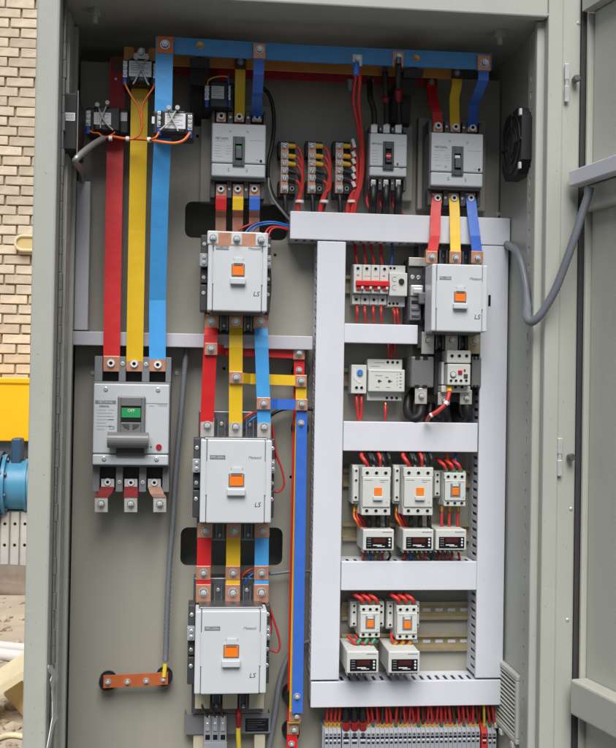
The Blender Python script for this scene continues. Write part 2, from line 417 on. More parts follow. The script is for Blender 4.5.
b = MB(); b.box(xc(12), xc(22), dp - .06, dp + .06, pc.z + s_ * 20, pc.z + s_ * 46, 0, .01); mk('discharge_port', b, 'pump_dark', pu)
for uu in (-30, 34):
    b = MB(); b.box(xc(uu - 5), xc(uu + 5), dp - .12, dp - .02, 0, pc.z - s_ * 18, 0, .01); mk('foot', b, 'pump_dark', pu)
YC = 4.52; F = Fr(-30, 511, 40, 556, -YC)
cr = empty('plastic_crate', (F.c().x, YC, 0), 'white ribbed crate with small holes below the blue pump', 'crate')
zb = F.z0
b = MB(); b.box(F.x0, F.x1, -YC - .3, -YC - .01, 0, F.z1); mk('body', b, 'crate_white', cr)
for i in range(7):
    xa = F.x0 + i * F.w / 7; b = MB(); b.box(xa + .004, xa + F.w / 7 - .004, -YC - .012, -YC + .012, .0, F.z1 - .004, 0, .008); pn = mk('panel', b, 'crate_white', cr)
    for t in (.25, .72):
        q = MB(); cx, cz = xa + F.w / 14, F.z0 + (F.z1 - F.z0) * t; q.cyl((cx, YC - .012, cz), (cx, YC - .0135, cz), .009, n=12); mk('hole', q, 'void', cr)
# heap of rags and earth at the crate's foot
def lump(name, cx, cy, rx, ry, rz, m, seed, label, cat, kind=None, group=None):
    rnd = random.Random(seed); bm = bmesh.new(); bmesh.ops.create_icosphere(bm, subdivisions=4, radius=1)
    ph = [(rnd.uniform(1, 6), rnd.uniform(1, 6), rnd.uniform(1, 6), rnd.uniform(0, 6)) for _ in range(9)]
    mb = MB(); vs = []
    for q in bm.verts:
        k = 1 + sum(.07 * math.sin(a * q.co.x + b_ * q.co.y + c * q.co.z + d) for a, b_, c, d in ph)
        vs.append((cx + q.co.x * rx * k, cy + q.co.y * ry * k, max(-.01, q.co.z * rz * k)))
    bm.verts.index_update(); mb.add(vs, [[q.index for q in f.verts] for f in bm.faces], 0, True); bm.free()
    return mk(name, mb, m, loc=(cx, cy, 0), label=label, cat=cat, kind=kind, group=group)
q = P(6, 566, -4.34); lump('rag_heap', q.x, 4.34, .42, .13, .13, 'rag_grey', 3, 'crumpled dark grey sheet lying before the white crate', 'sheet')
rs = MB(); rnd = random.Random(11)
for i in range(260):
    u, v = rnd.uniform(-60, 40), rnd.uniform(585, 760); ray = FWD * FPX + RGT * (u - 308) + UPV * (374 - v); t = -CAM.z / ray.z; c = CAM + ray * t
    r = rnd.uniform(.005, .022) * (1 if rnd.random() < .85 else 1.8)
    bm = bmesh.new(); bmesh.ops.create_icosphere(bm, subdivisions=1, radius=1); bm.verts.index_update()
    rs.add([(c.x + w.co.x * r * rnd.uniform(.7, 1.3), c.y + w.co.y * r * rnd.uniform(.7, 1.3), r * .25 + w.co.z * r * .6) for w in bm.verts], [[w.index for w in f.verts] for f in bm.faces]); bm.free()
mat('pebble', (180, 165, 145), .9, var=.3, scale=6, spec=.2)
mk('gravel', rs, 'pebble', label='small stones scattered over the dry earth', kind='stuff')
def gp(u, v, z=0.0):
    ray = FWD * FPX + RGT * (u - 308) + UPV * (374 - v); return CAM + ray * ((z - CAM.z) / ray.z)
for k, (va, vb, r, lb) in enumerate(((644, 648, .022, 'white plastic pipe lying on the ground, farther of two'), (651, 657, .026, 'white plastic pipe lying on the ground, nearer of two'))):
    a, c = gp(-60, va - 4, r), gp(60, vb + 4, r)
    mk('plastic_pipe', MB().tube([a, c], r, 16, sub=1), 'pipe_white', loc=a, label=lb, cat='pipe', group='white pipes on the ground')
def board(name, pts, th, m, label):
    b = MB(); b.prism([Vector(p) for p in pts], (0, 0, -th)); mk(name, b, m, loc=pts[0], label=label, cat='board', group='offcut boards on the ground')
a, c = gp(-30, 706, .10), gp(34, 664, .22); w1, w2 = gp(-30, 690, .10), gp(34, 645, .22)
board('board', [a, c, w2 + Vector((0, .02, 0)), w1], .03, 'board_cream', 'cream board lying aslant on top of the offcuts')
pts = [gp(4, 690, .06), gp(34, 722, .03), gp(34, 690, .12), gp(16, 676, .12)]
board('board', pts, .02, 'board_tan', 'tan board leaning under the cream board')
mk('offcut_strip', MB().tube([gp(-10, 742, .01), gp(10, 735, .012), gp(34, 739, .01)], .010, 6, sub=4), 'board_cream', loc=gp(10, 738), label='pale torn strip lying on the bare earth', cat='scrap')

# ------------------------------------------------------------------ cabinet
DF = .29
XL, XR = X(72, 386, 0), X(497.5, 386, 0)
zhead = Z(308, 4, DF); zceil = zhead + .004
ztop = zhead + .06
XLO, XRO = X(29.3, 374, DF), X(577.5, 374, DF)
cabt = empty('electrical_cabinet', ((XL + XR) / 2, 0, 0), 'grey sheet steel electrical cabinet with its door open to the right', 'cabinet')
def cpart(name, mb, m='cabinet_paint', **k): return mk(name, mb, m, cabt, **k)
b = MB(); b.box(XL - .003, XL, -.12, DF - .02, .1, zceil); cpart('side_panel', b)
b = MB(); b.box(XR, XR + .003, -.12, DF - .02, .1, zceil); cpart('side_panel', b)
b = MB(); b.box(XL - .003, XR + .003, -.12, DF - .002, zceil, zceil + .003); cpart('top_panel', b)
b = MB(); b.box(XL - .003, XR + .003, -.123, -.12, .1, zceil); cpart('back_panel', b)
b = MB(); b.box(XL - .003, XR + .003, -.12, DF - .002, .097, .1); cpart('floor_panel', b)
b = MB(); b.box(XLO, XRO, -.12, DF - .03, 0, .096); cpart('plinth', b, 'dark_plastic')
# front frame: posts with a rounded fold, header, sill
b = MB(); b.box(XLO, XL + .001, DF - .045, DF, .1, ztop, 0, .004); b.box(XLO, XLO + .003, -.12, DF - .046, .1, ztop); cpart('frame_post', b)
xm = XR + (XRO - XR) * .45
b = MB(); b.box(XR - .001, xm, DF - .045, DF, .1, ztop, 0, .003); b.box(xm - .001, XRO, DF - .05, DF - .004, .1, ztop, 0, .004); b.box(XRO - .003, XRO, -.12, DF - .051, .1, ztop); cpart('frame_post', b)
b = MB(); b.box(XL + .0015, XR - .0015, DF - .022, DF - .001, zhead, ztop, 0, .003); cpart('frame_header', b)
b = MB(); b.box(XLO, XRO, -.12, DF - .002, ztop - .004, ztop); cpart('roof_sheet', b)
b = MB(); b.box(XL + .0015, XR - .0015, DF - .03, DF - .001, .1, .15, 0, .003); cpart('frame_sill', b)
# inner return flanges and punched rails
zlo = .16
def rail(x0, x1, d0, d1, slot_d0, slot_d1, pitch, slot, name='punched_rail'):
    b = MB(); b.box(x0, x1, d0, slot_d0, zlo, zceil - .01); b.box(x0, x1, slot_d1, d1, zlo, zceil - .01)
    z = zlo
    while z < zceil - .02:
        b.box(x0, x1, slot_d0, slot_d1, z, min(z + pitch - slot, zceil - .012)); z += pitch
    cpart(name, b)
rail(XR - .009, XR - .001, .205, .240, .217, .223, .031, .013)
rail(XL + .001, XL + .008, .150, .205, .174, .180, .031, .013)
b = MB(); b.box(XR - .014, XR - .0005, .252, .268, zlo, zceil - .004, 0, .003); b.box(XR - .007, XR - .0005, .2681, DF - .046, zlo, zceil - .004); cpart('return_flange', b)
b = MB(); b.box(XL + .0005, XL + .012, .100, .118, zlo, zceil - .004, 0, .003); cpart('return_flange', b)
b = MB(); rnd = random.Random(5)
zz = zlo
while zz < zhead - .01:
    w = rnd.uniform(.0035, .0065); b.box(XL + .0012, XL + .0012 + w, DF - .047 - .012, DF - .044, zz, zz + .0302, 0, .0015); zz += .03
cpart('gasket', b, 'rubber_grey')
b = MB(); pts = []
def sd(u, v): return 2.1 - (-(XL + .0105)) * 1080 / (195 - (u + (v - 386) * .0165))
smear = [(665, 53, 56), (668, 53, 57.5), (672, 53.5, 60.5), (674, 56, 61), (676, 56.5, 62.5), (679, 55.5, 62), (681, 55, 58.5), (690, 56.5, 58.2), (702, 57, 59.2), (712, 57, 58.7), (715, 57, 61), (718, 57, 62.8), (721, 56.5, 60), (727, 55.5, 58), (736, 54, 56.6), (748, 52, 54.4)]
for (v, a, c), (v2, a2, c2) in zip(smear, smear[1:]):
    y1, y2, y3, y4 = sd(a, v), sd(c, v), sd(a2, v2), sd(c2, v2)
    b.prism([(XL + .0095, -y1, Z(55, v, y1)), (XL + .0095, -y2, Z(55, v, y2)), (XL + .0095, -y4, Z(55, v2, y4)), (XL + .0095, -y3, Z(55, v2, y3))], (.0012, 0, 0))
cpart('sealant_smear', b, 'nylon_white')
# mounting plate with its cut-outs
def rrect(x0, x1, z0, z1, r, n=6):
    o = []
    for cx, cz, a0 in ((x1 - r, z1 - r, 0), (x0 + r, z1 - r, 1), (x0 + r, z0 + r, 2), (x1 - r, z0 + r, 3)):
        for i in range(n + 1):
            a = math.pi / 2 * (a0 + i / n); o.append((cx + r * math.cos(a), cz + r * math.sin(a)))
    return o
def circ(u, v, r, n=10):
    p = P(u, v, 0); return [(p.x + r * math.cos(2 * math.pi * i / n), p.z + r * math.sin(2 * math.pi * i / n)) for i in range(n)]
ZPT = Z(290, 71, 0)
outer = [(XL + .005, .2), (XR - .003, .2), (XR - .003, ZPT), (XL + .005, ZPT)]
A = Fr(185, 203, 287, 239, 0); B = Fr(180.5, 527.5, 282.5, 565.5, 0)
holes = [rrect(A.x0, A.x1, A.z0, A.z1, .014), rrect(B.x0, B.x1, B.z0, B.z1, .014)]
for u, v in ((275, 255), (291, 477), (197.5, 107), (197.5, 136), (224, 368.5), (94, 470), (232, 150)): holes.append(circ(u, v, .0032))
bm = bmesh.new()
def loop(pts, y):
    vs = [bm.verts.new((x, y, z)) for x, z in pts]; return vs, [bm.edges.new((vs[i], vs[(i + 1) % len(vs)])) for i in range(len(vs))]
mb = MB()
for y in (0.0, .003):
    bm = bmesh.new(); es = []
    for q in [outer] + holes: es += loop(q, y)[1]
    bmesh.ops.triangle_fill(bm, use_beauty=True, edges=es); bm.verts.index_update()
    mb.add([w.co[:] for w in bm.verts], [[w.index for w in f.verts] for f in bm.faces]); bm.free()
for q in [outer] + holes:
    n = len(q); mb.add([(x, 0, z) for x, z in q] + [(x, .003, z) for x, z in q], [(i, (i + 1) % n, n + (i + 1) % n, n + i) for i in range(n)])
mk('mounting_plate', mb, 'plate_paint', cabt)
for u, v in ((204, 137), (203, 189), (411, 148), (498, 214)): bolt(cabt, P(u, v, 0), .0042, 'pan')
# ceiling and roof bolts
for u, v in ((95, 15), (500, 40)):
    p = P(u, v, .20); b = MB(); b.cyl((p.x, p.y, zceil), (p.x, p.y, zceil - .012), .011, n=6, smooth=False); b.cyl((p.x, p.y, zceil - .012), (p.x, p.y, zceil - .025), .005, n=10); mk('roof_bolt', b, 'cabinet_paint', cabt)
b = MB(); b.box(XRO + .0004, XRO + .0128, DF - .06, DF - .004, .1, ztop - .01, 0, .003); cpart('door_seal', b, 'rubber')
# latch keepers on the right post
for (u, v0, v1, ks) in ((566.5, 64, 102, (574.5, 80)), (559.5, 438, 476, (569.5, 457))):
    F = Fr(u - 2.2, v0, u + 2.2, v1, DF)
    b = MB(); b.fbox(F, 0, 0, 1, .42, DF - .001, DF + .004, 0, .001); b.fbox(F, 0, .58, 1, 1, DF - .001, DF + .004, 0, .001); b.fbox(F, .15, .42, .75, .58, DF - .001, DF + .003)
    mk('latch_keeper', b, 'zinc', cabt, label='bright latch keeper on the front post')
    p = P(ks[0], ks[1], DF); b = MB(); b.cyl(p, p + Vector((0, -.010, 0)), .0055, n=14); b.cyl(p + Vector((0, -.010, 0)), p + Vector((0, -.016, 0)), .0068, .005, n=14); mk('stud', b, 'zinc_dark', cabt)
for u, v in ((571, 509), (567.5, 620), (578.5, 23)): bolt(cabt, P(u, v, DF - .004), .003, 'pan')
# louvre on the right wall
lv0, lv1 = .045, .188
vg = empty('vent_grille', P(515, 698, .12), 'pale plastic vent grille of slanting louvres on the right wall', 'vent grille')
xg = XR - .0005
zt_, zb_ = Z(508, 656, .04), Z(508, 720, .04)
b = MB(); b.box(xg - .010, xg, lv0, lv1, zt_ - .010, zt_, 0, .002); b.box(xg - .010, xg, lv0, lv1, zb_, zb_ + .010, 0, .002)
b.box(xg - .010, xg, lv0, lv0 + .008, zb_ + .0101, zt_ - .0101, 0, .002); b.box(xg - .010, xg, lv1 - .012, lv1, zb_ + .0101, zt_ - .0101, 0, .002)
mk('frame', b, 'vent_plastic', vg)
ns = 13
for i in range(ns):
    z = zb_ + .013 + (zt_ - zb_ - .028) * i / (ns - 1); b = MB()
    b.prism([(xg - .009, -(lv0 + .009), z), (xg - .007, -(lv0 + .009), z + .0025), (xg - .001, -(lv0 + .009), z + .0005), (xg - .001, -(lv0 + .009), z - .002)], (0, -(lv1 - lv0 - .022), 0))
    mk('slat', b, 'vent_plastic', vg)
b = MB(); b.box(xg - .0004, xg, lv0 + .005, lv1 - .005, zb_ + .005, zt_ - .005); mk('backing', b, 'void', vg)
for dd, zz in ((lv0 - .006, zt_ - .018), (lv0 - .006, zb_ + .03), (.09, zb_ - .006), (.165, zb_ - .006), (lv0 + .006, zb_ - .005)):
    b = MB(); b.box(xg - .012, xg - .002, dd - .007, dd + .007, zz - .006, zz + .005, 0, .002); mk('clip', b, 'vent_plastic', vg)
# fans
F = Fr(60, 92.5, 77.5, 150, .235)
fn = empty('ventilation_fan', (XL, -.12, (F.z0 + F.z1) / 2), 'black box fan with white label on the left wall', 'fan')
b = MB(); b.box(XL + .0005, F.x1, .125, .235, F.z0, F.z1, 0, .003); mk('body', b, 'fan_black', fn)
b = MB(); b.box(F.x1 - .0005, F.x1 + .0012, .2342, .2362, F.z0 - .006, F.z1 + .004, 0, .0004); mk('edge_trim', b, 'rubber_grey', fn)
G_ = Fr(62, 112.5, 75, 120.5, .236); b = MB(); b.box(G_.x0, G_.x1, .2352, .2360, G_.z0, G_.z1); lb_ = mk('label', b, 'label_white', fn)
b = MB()
for k in range(4): b.fbox(G_, .08, .15 + k * .2, .92, .22 + k * .2, .2361, .2363)
mk('print', b, 'print_grey', fn)
z1, z0 = Z(520, 113, .17), Z(520, 178, .17)
fn = empty('ventilation_fan', (XR, -.15, (z0 + z1) / 2), 'black axial fan with cut corners on the right wall', 'fan')
cd, cz_ = .170, (z0 + z1) / 2
def octo(x, r, c): return [(x, -(cd + sx * a), cz_ + sz * bb) for sx, sz, a, bb in ((-1, 1, r, r - c), (-1, 1, r - c, r), (1, 1, r - c, r), (1, 1, r, r - c), (1, -1, r, r - c), (1, -1, r - c, r), (-1, -1, r - c, r), (-1, -1, r, r - c))]
rr = (z1 - z0) / 2
b = MB(); b.prism(octo(XR - .004, rr, .022), (-.024, 0, 0)); mk('body', b, 'fan_black', fn)
b = MB()
for k in (2, 4):
    r_ = rr * (.2 + .17 * k); pts = [(XR - .029, -(cd + r_ * math.cos(2 * math.pi * i / 24)), cz_ + r_ * math.sin(2 * math.pi * i / 24)) for i in range(25)]; b.tube(pts, .0011, 6, sub=1)
b.box(XR - .030, XR - .0275, cd - .002, cd + .002, cz_ - rr, cz_ + rr); b.box(XR - .0302, XR - .0277, cd - rr, cd + rr, cz_ - .002, cz_ + .002)
mk('finger_guard', b, 'fan_black', fn)
b = MB(); b.cyl((XR - .027, -cd, cz_), (XR - .030, -cd, cz_), .022, n=20); mk('hub', b, 'fan_black', fn)
for dd in (rr - .008,):
    for zz in (rr - .012, -(rr - .012)):
        b = MB(); b.box(XR - .031, XR - .026, cd + dd - .004, cd + dd + .004, cz_ + zz - .006, cz_ + zz + .006, 0, .001); mk('clip', b, 'trunking_shade_grey', fn)

# ------------------------------------------------------------------ open door at the right
Hh = P(583.5, 388, DF + .004); ang = math.radians(11)
T = Vector((math.sin(ang), -math.cos(ang), 0)); N = Vector((-math.cos(ang), -math.sin(ang), 0))
door = empty('door', Hh, None, None); door.parent = cabt; door.location = Hh - LOC[cabt]
def dbox(b, s0, s1, n0, n1, z0, z1, m=0, bev=0):
    t = MB(); t.box(s0, s1, n0, n1, z0, z1, 0, bev)      # x = along the door, y = -n
    b.add([tuple(Vector((Hh.x, Hh.y, 0)) + T * x + N * (-y) + Vector((0, 0, z))) for x, y, z in t.v], t.f, m); return b
def dz(u, v, s):       # height seen at u,v on the door at distance s from the hinge
    q = Vector((Hh.x, Hh.y, 0)) + T * s; return Z(u, v, -q.y)
def dpart(name, b, m): return mk(name, b, m, door)
dztop = dz(588, 9, .02)
dbot = .14
dpart('leaf', dbox(MB(), -.002, .80, -.030, -.026, dbot, ztop - .01), 'door_paint')
dpart('edge_lip', dbox(MB(), .0, .0045, -.0255, .002, dbot + .01, dztop), 'door_paint')
dpart('inner_panel', dbox(MB(), .0085, .78, -.0255, -.008, dbot + .01, dztop), 'door_paint')
dpart('top_flange', dbox(MB(), .0, .80, -.0255, .012, dztop + .002, ztop - .012), 'cabinet_paint')
zr1, zr0 = dz(575, 676, .0), dz(575, 711, .0)
dpart('stiffener', dbox(MB(), .012, .76, -.0075, .026, zr0, zr1, 0, .004), 'door_paint')
zr1, zr0 = dz(586, 187, .01), dz(586, 212, .01)
dpart('stiffener', dbox(MB(), .010, .76, -.0075, .012, zr0, zr1, 0, .004), 'door_paint')
zt1, zt0 = dz(575, 172.5, .0), dz(575, 188, .0)
tr = empty('cable_trunking', Hh + Vector((0, 0, zt1 - Hh.z)), 'white cable trunking fixed across the open door', 'cable trunking')
b = dbox(MB(), .003, .70, .0125, .036, zt0, zt1, 0, .002); mk('cover', b, 'trunking', tr)
b = dbox(MB(), .0095, .70, -.0075, .0120, zt0 + .002, zt1 - .002); mk('base', b, 'trunking_shade_grey', tr)

# ------------------------------------------------------------------ trunking inside
def duct(u0, v0, u1, v1, label, slots='', d=.08, m='trunking', pitch=.0155, gap=.0062):
    F = Fr(u0, v0, u1, v1, d); r = empty('cable_trunking', F.c(), label, 'cable trunking', 'white trunking in the cabinet' if m == 'trunking' else 'trunking greyed for shade in the cabinet')
    e = .0004
    b = MB(); b.box(F.x0 + e, F.x1 - e, d - .010, d, F.z0 + e, F.z1 - e, 0, .0015); mk('cover', b, m, r)
    b = MB(); b.box(F.x0 + .003, F.x1 - .003, .0, .003, F.z0 + .003, F.z1 - .003); mk('base', b, m, r)
    horiz = F.w > F.h
    for side in ('t', 'b', 'l', 'r'):
        if (horiz and side in 'lr') or (not horiz and side in 'tb'): continue
        b = MB(); i0 = .0022
        def bx(a0, a1, d0, d1):
            if side in 'tb':
                z = F.z1 - i0 if side == 't' else F.z0 + i0 + .0018
                b.box(a0, a1, d0, d1, z - .0018, z)
            else:
                x = F.x0 + i0 if side == 'l' else F.x1 - i0 - .0018
                b.box(x, x + .0018, d0, d1, a0, a1)
        a0, a1 = (F.x0, F.x1) if side in 'tb' else (F.z0, F.z1); a0 += .003; a1 -= .003
        if side in slots:
            bx(a0, a1, .0031, .030); a = a0
            while a < a1: bx(a, min(a + pitch - gap, a1), .0299, d - .0105); a += pitch
        else: bx(a0, a1, .0031, d - .0105)
        mk('slotted_wall' if side in slots else 'side_wall', b, m, r)
    if horiz:
        for x in (F.x0 + .0022, F.x1 - .004):
            b = MB(); b.box(x, x + .0018, .0031, d - .0105, F.z0 + .0045, F.z1 - .0045); mk('end_wall', b, m, r)
    return F, r
duct(290, 214.3, 510.5, 242.3, 'topmost white trunking, running across below the breakers', 'b')
duct(313.8, 241, 342.7, 680.4, 'tall white trunking on the left of the relay field', 'lr')
FR, TR = duct(478.3, 245.5, 506, 678.3, 'tall white trunking on the right of the relay field', 'l')
b = MB(); q = Fr(488.3, 295, 490.6, 306, .0802); b.box(q.x0, q.x1, .0799, .0808, q.z0, q.z1); mk('slot', b, 'void', TR)
duct(344.3, 324, 418, 343.6, 'short white trunking below the red switched breaker', 'tb')
duct(343.1, 422, 478, 451.8, 'white trunking cross piece above the row of three small contactors', 't')
duct(341, 561.3, 477, 590.6, 'white trunking cross piece above the row of two small contactors', 't')
duct(310.6, 680.9, 501.5, 706.8, 'lowest white trunking, running across above the terminal row', 't')
duct(70.5, 333.4, 313, 347.6, 'long trunking crossing behind the busbars, shade painted into its grey', '', d=.06, m='trunking_shade_grey')
duct(75.0, 181, 89.2, 330.3, 'upright trunking at the left edge of the plate, shade painted into its grey', 'r', d=.06, m='trunking_shade_grey', pitch=.0085, gap=.0042)
# ------------------------------------------------------------------ busbars
XW, ZW = Vector((1, 0, 0)), Vector((0, 0, 1))
def bar(name, pts, w, m, label, cat='busbar', group=None, wdir=XW, t=.004, ends=(), bolts=(), wpx=True, loc=None):
    """painted flat bar: pts are u, v, d; ends are bare copper patches u0, v0, u1, v1, d; bolts are u, v, d"""
    q = [P(*p) for p in pts]; ww = w
    o = mk(name, MB().strip(q, wdir, ww, t), m, loc=q[0], label=label, cat=cat, group=group)
    for e in ends:
        u0, v0, u1, v1, d = e[:5]; F = Fr(u0, v0, u1, v1, d); b = MB(); b.box(F.x0 - .0006, F.x1 + .0006, d - t - .0006, d, F.z0, F.z1, 0, .0008)
        mk('copper_end', b, e[5] if len(e) > 5 else 'copper', o)
    for e in bolts: bolt(o, P(*e[:3]), e[3] if len(e) > 3 else .0062, e[4] if len(e) > 4 else 'hex')
    return o
W30 = .0305
# three collecting bars under the roof, stacked one behind the other
dB, dY, dR = .165, .104, .045
bar('busbar', [(171, 45.7, dB), (308, 53.8, dB), (491.5, 62, dB)], .0300, 'rail_blue', 'long light blue horizontal busbar, in front of the two others under the roof', group='horizontal busbars', wdir=ZW, t=.005,
    ends=[(253.5, 43.2, 265.5, 58.5, dB + .0035), (393, 51, 403.5, 66.5, dB + .0035), (353, 54, 362, 66, dB + .0035, 'tin'), (477.5, 54.5, 490.5, 70.5, dB + .0055)],
    bolts=[(200, 45, dB + .003, .0066, 'brassy'), (259.5, 49.5, dB + .0036, .0068), (357.5, 59.5, dB + .0036, .0062), (398.5, 57, dB + .0036, .0066), (416.5, 58, dB + .003, .0060, 'brassy'), (484.5, 62.5, dB + .0056, .0074)])
zbar = P(308, 53.8, dB).z
def vz(u, d):
    lo, hi = 0, 200
    for _ in range(30):
        mid = (lo + hi) / 2
        if Z(u, mid, d) > zbar: lo = mid
        else: hi = mid
    return lo
bar('busbar', [(124, vz(124, dY), dY), (462, vz(462, dY), dY)], .0300, 'rail_amber', 'amber horizontal busbar, in the middle behind the blue one', group='horizontal busbars', wdir=ZW, t=.005,
    bolts=[(240, vz(240, dY) + 1, dY + .003, .0066), (457, vz(457, dY) + 4, dY + .003, .006), (385, vz(385, dY) + 3, dY + .003, .006)])
bar('busbar', [(114, vz(114, dR), dR), (437, vz(437, dR), dR)], .0300, 'rail_red', 'dark red horizontal busbar, rearmost under the roof', group='horizontal busbars', wdir=ZW, t=.005,
    bolts=[(431, vz(431, dR) + 4, dR + .003, .006), (371, vz(371, dR) + 5, dR + .003, .006)])
# standoff supports of the collecting bars
def support(u, label):
    x = X(u, 60, .1); r = empty('busbar_support', (x, 0, zbar), label, 'insulator', 'busbar supports')
    b = MB(); z = zbar
    b.prism([(x - .018, 0, z - .10), (x - .018, -dR + .003, z - .018), (x - .018, -dB + .0035, z - .018), (x - .018, -dB + .0035, z + .012), (x - .018, -dR + .003, z + .02), (x - .018, 0, z + .02)][0:1] +
            [(x - .018, -.035, z - .085), (x - .018, -dR - .004, z - .030), (x - .018, -.090, z - .045), (x - .018, -.100, z - .018), (x - .018, -.150, z - .030), (x - .018, -dB + .0035, z - .0165), (x - .018, -dB + .0035, z - .0155), (x - .018, 0, z - .0155)], (.036, 0, 0))
    mk('body', b, 'black_plastic', r)
    for k in range(3): 
        b = MB(); dd = (.03, .085, .145)[k]; b.cyl((x, -dd, z - .0152), (x, -dd, z - .012), .012, n=14); mk('rib', b, 'dark_plastic', r)
support(200, 'black standoff support under the horizontal busbars near their left end')
support(408, 'black standoff support under the horizontal busbars right of the black cables')

# incoming bars down to the main breaker
dT = .075
bar('busbar', [(164.5, 37.5, .1715), (163.6, 100, .1715), (162.6, 140, .168), (160, 200, .14), (157.6, 300, .082), (157.4, 369, dT)], W30, 'sky_blue',
    'light blue vertical busbar feeding the main breaker', group='vertical busbars to the main breaker', t=.005,
    ends=[(157, 36, 173.2, 53.5, .1750, 'copper_orange'), (149.5, 356, 165.5, 371.5, dT + .0035)], bolts=[(165, 44.5, .1752, .0085), (157.8, 364.8, dT + .0037, .0068, 'allen')])
bar('busbar', [(141.5, 50, .110), (139.5, 100, .110), (138.6, 150, .106), (137, 230, .09), (135.2, 330, .08), (134.6, 369, dT)], W30, 'yellow_paint',
    'yellow vertical busbar feeding the main breaker', group='vertical busbars to the main breaker', t=.005,
    ends=[(134, 46.5, 148.5, 60, .1135, 'bronze'), (126.8, 356, 142.6, 371.5, dT + .0035)], bolts=[(141.5, 51, .1137, .0062), (134.2, 363.8, dT + .0037, .0068, 'allen')])
bar('busbar', [(118.5, 58, .052), (117, 100, .054), (115.2, 150, .058), (113.6, 230, .066), (112, 330, .073), (111.6, 369, dT)], W30, 'red_paint',
    'red vertical busbar feeding the main breaker', group='vertical busbars to the main breaker', t=.005,
    ends=[(112, 57, 127, 72, .0555, 'bronze'), (103.6, 356, 119.4, 371.5, dT + .0035)], bolts=[(116, 79, .0555, .003, 'pan'), (111, 363.2, dT + .0037, .0068, 'allen')])

# drops to the middle moulded breaker
bar('busbar', [(240.5, 58, .1095), (240, 90, .105), (239.6, 117, .072)], .0185, 'yellow_paint', 'short yellow bar dropping into the breaker at the top centre', cat='busbar', group='drops from the horizontal busbars', t=.004,
    ends=[(235.3, 57, 245.8, 69, .1128, 'bronze')], bolts=[(240.5, 62, .113, .006)])
bar('busbar', [(259.4, 44, .1715), (259, 62, .1715), (258.6, 74, .168), (257.6, 92, .14), (257, 95, .125), (257, 118, .072)], .0190, 'royal_blue', 'short royal blue bar dropping into the breaker at the top centre', group='drops from the horizontal busbars', t=.004,
    ends=[(253.6, 43.2, 265.3, 58.5, .1745)], bolts=[(259.5, 49.5, .1748, .0072)])
bar('busbar', [(222.5, 70, .05), (222, 95, .055), (221.5, 117, .07)], .0185, 'red_paint', 'short red bar half hidden behind a current transformer at the top centre', group='drops from the horizontal busbars', t=.004)
# drops to the right hand moulded breaker
bar('busbar', [(431, 79, .050), (431.5, 92, .055), (435, 108, .075), (437, 112, .078), (437.5, 126, .072)], .0185, 'red_paint', 'bent red bar dropping into the breaker at the top right', group='drops from the horizontal busbars', t=.004,
    ends=[(426, 78, 437, 88, .0535, 'bronze')], bolts=[(431.5, 82, .0538, .006)])
bar('busbar', [(457.5, 70, .1095), (456.8, 85, .108), (454.3, 98, .095), (454.6, 127, .072)], .0185, 'yellow_paint', 'bent yellow bar dropping into the breaker at the top right', group='drops from the horizontal busbars', t=.004,
    ends=[(452.5, 67.5, 463, 78.5, .1128, 'bronze')], bolts=[(457.3, 73, .113, .006)])
bar('busbar', [(484.6, 56, .1715), (483.2, 80, .1715), (478.5, 92, .15), (473.6, 104, .105), (472.4, 128, .072)], .0190, 'royal_blue', 'bent royal blue bar dropping into the breaker at the top right', group='drops from the horizontal busbars', t=.004,
    ends=[(478.2, 55.3, 490.3, 70.3, .1747)], bolts=[(484.6, 62.8, .175, .0076)])

# straps below the middle breaker, bent back into the cut-out
for (u, m, c) in ((221.3, 'red_paint', 'red'), (238.2, 'yellow_paint', 'yellow'), (254.8, 'royal_blue', 'blue')):
    o = bar('strap', [(u, 186, .070), (u - .2, 199, .072), (u - .4, 210, .070)], .0200, m, f'short {c} strap leaving the bottom of the breaker at the top centre', cat='strap', group='straps below the centre breaker', t=.004,
            ends=[(u - 5.2, 184, u + 5.2, 196, .0740)], bolts=[(u - .5, 189, .0742, .0062, 'allen')])
    q = [P(u - .4, 210, .0698), P(u - .5, 217, .050), P(u - .7, 236, .040)]
    mk('bare_end', MB().strip(q, XW, .0198, .004), 'copper', o)
# straps from the right breaker to the contactor below it
for (a, pts, m, c, bl) in ((437, [(437, 194, .070), (435.5, 212, .082), (435, 236, .095), (432, 252, .10), (431.5, 260, .10)], 'red_paint', 'red', (431.7, 257)),
                           (454.5, [(453.5, 194, .070), (454.5, 212, .080), (455, 236, .093), (455.4, 252, .10), (455.5, 261, .10)], 'yellow_paint', 'yellow', (455.5, 258)),
                           (471, [(470.4, 194, .070), (472, 212, .085), (475, 236, .098), (476.8, 252, .10), (477.2, 261, .10)], 'royal_blue', 'royal blue', (477.2, 258))):
    bar('strap', pts, .0195, m, f'bent {c} strap from the top right breaker down to its contactor', cat='strap', group='straps above the right contactor', t=.004,
        ends=[(pts[0][0] - 5, 193, pts[0][0] + 5, 203, .0735), (bl[0] - 5.6, 251, bl[0] + 5.6, 263, .1035)], bolts=[(pts[0][0] + .3, 198.2, .0737, .0064, 'allen'), (*bl, .1037, .0066)])

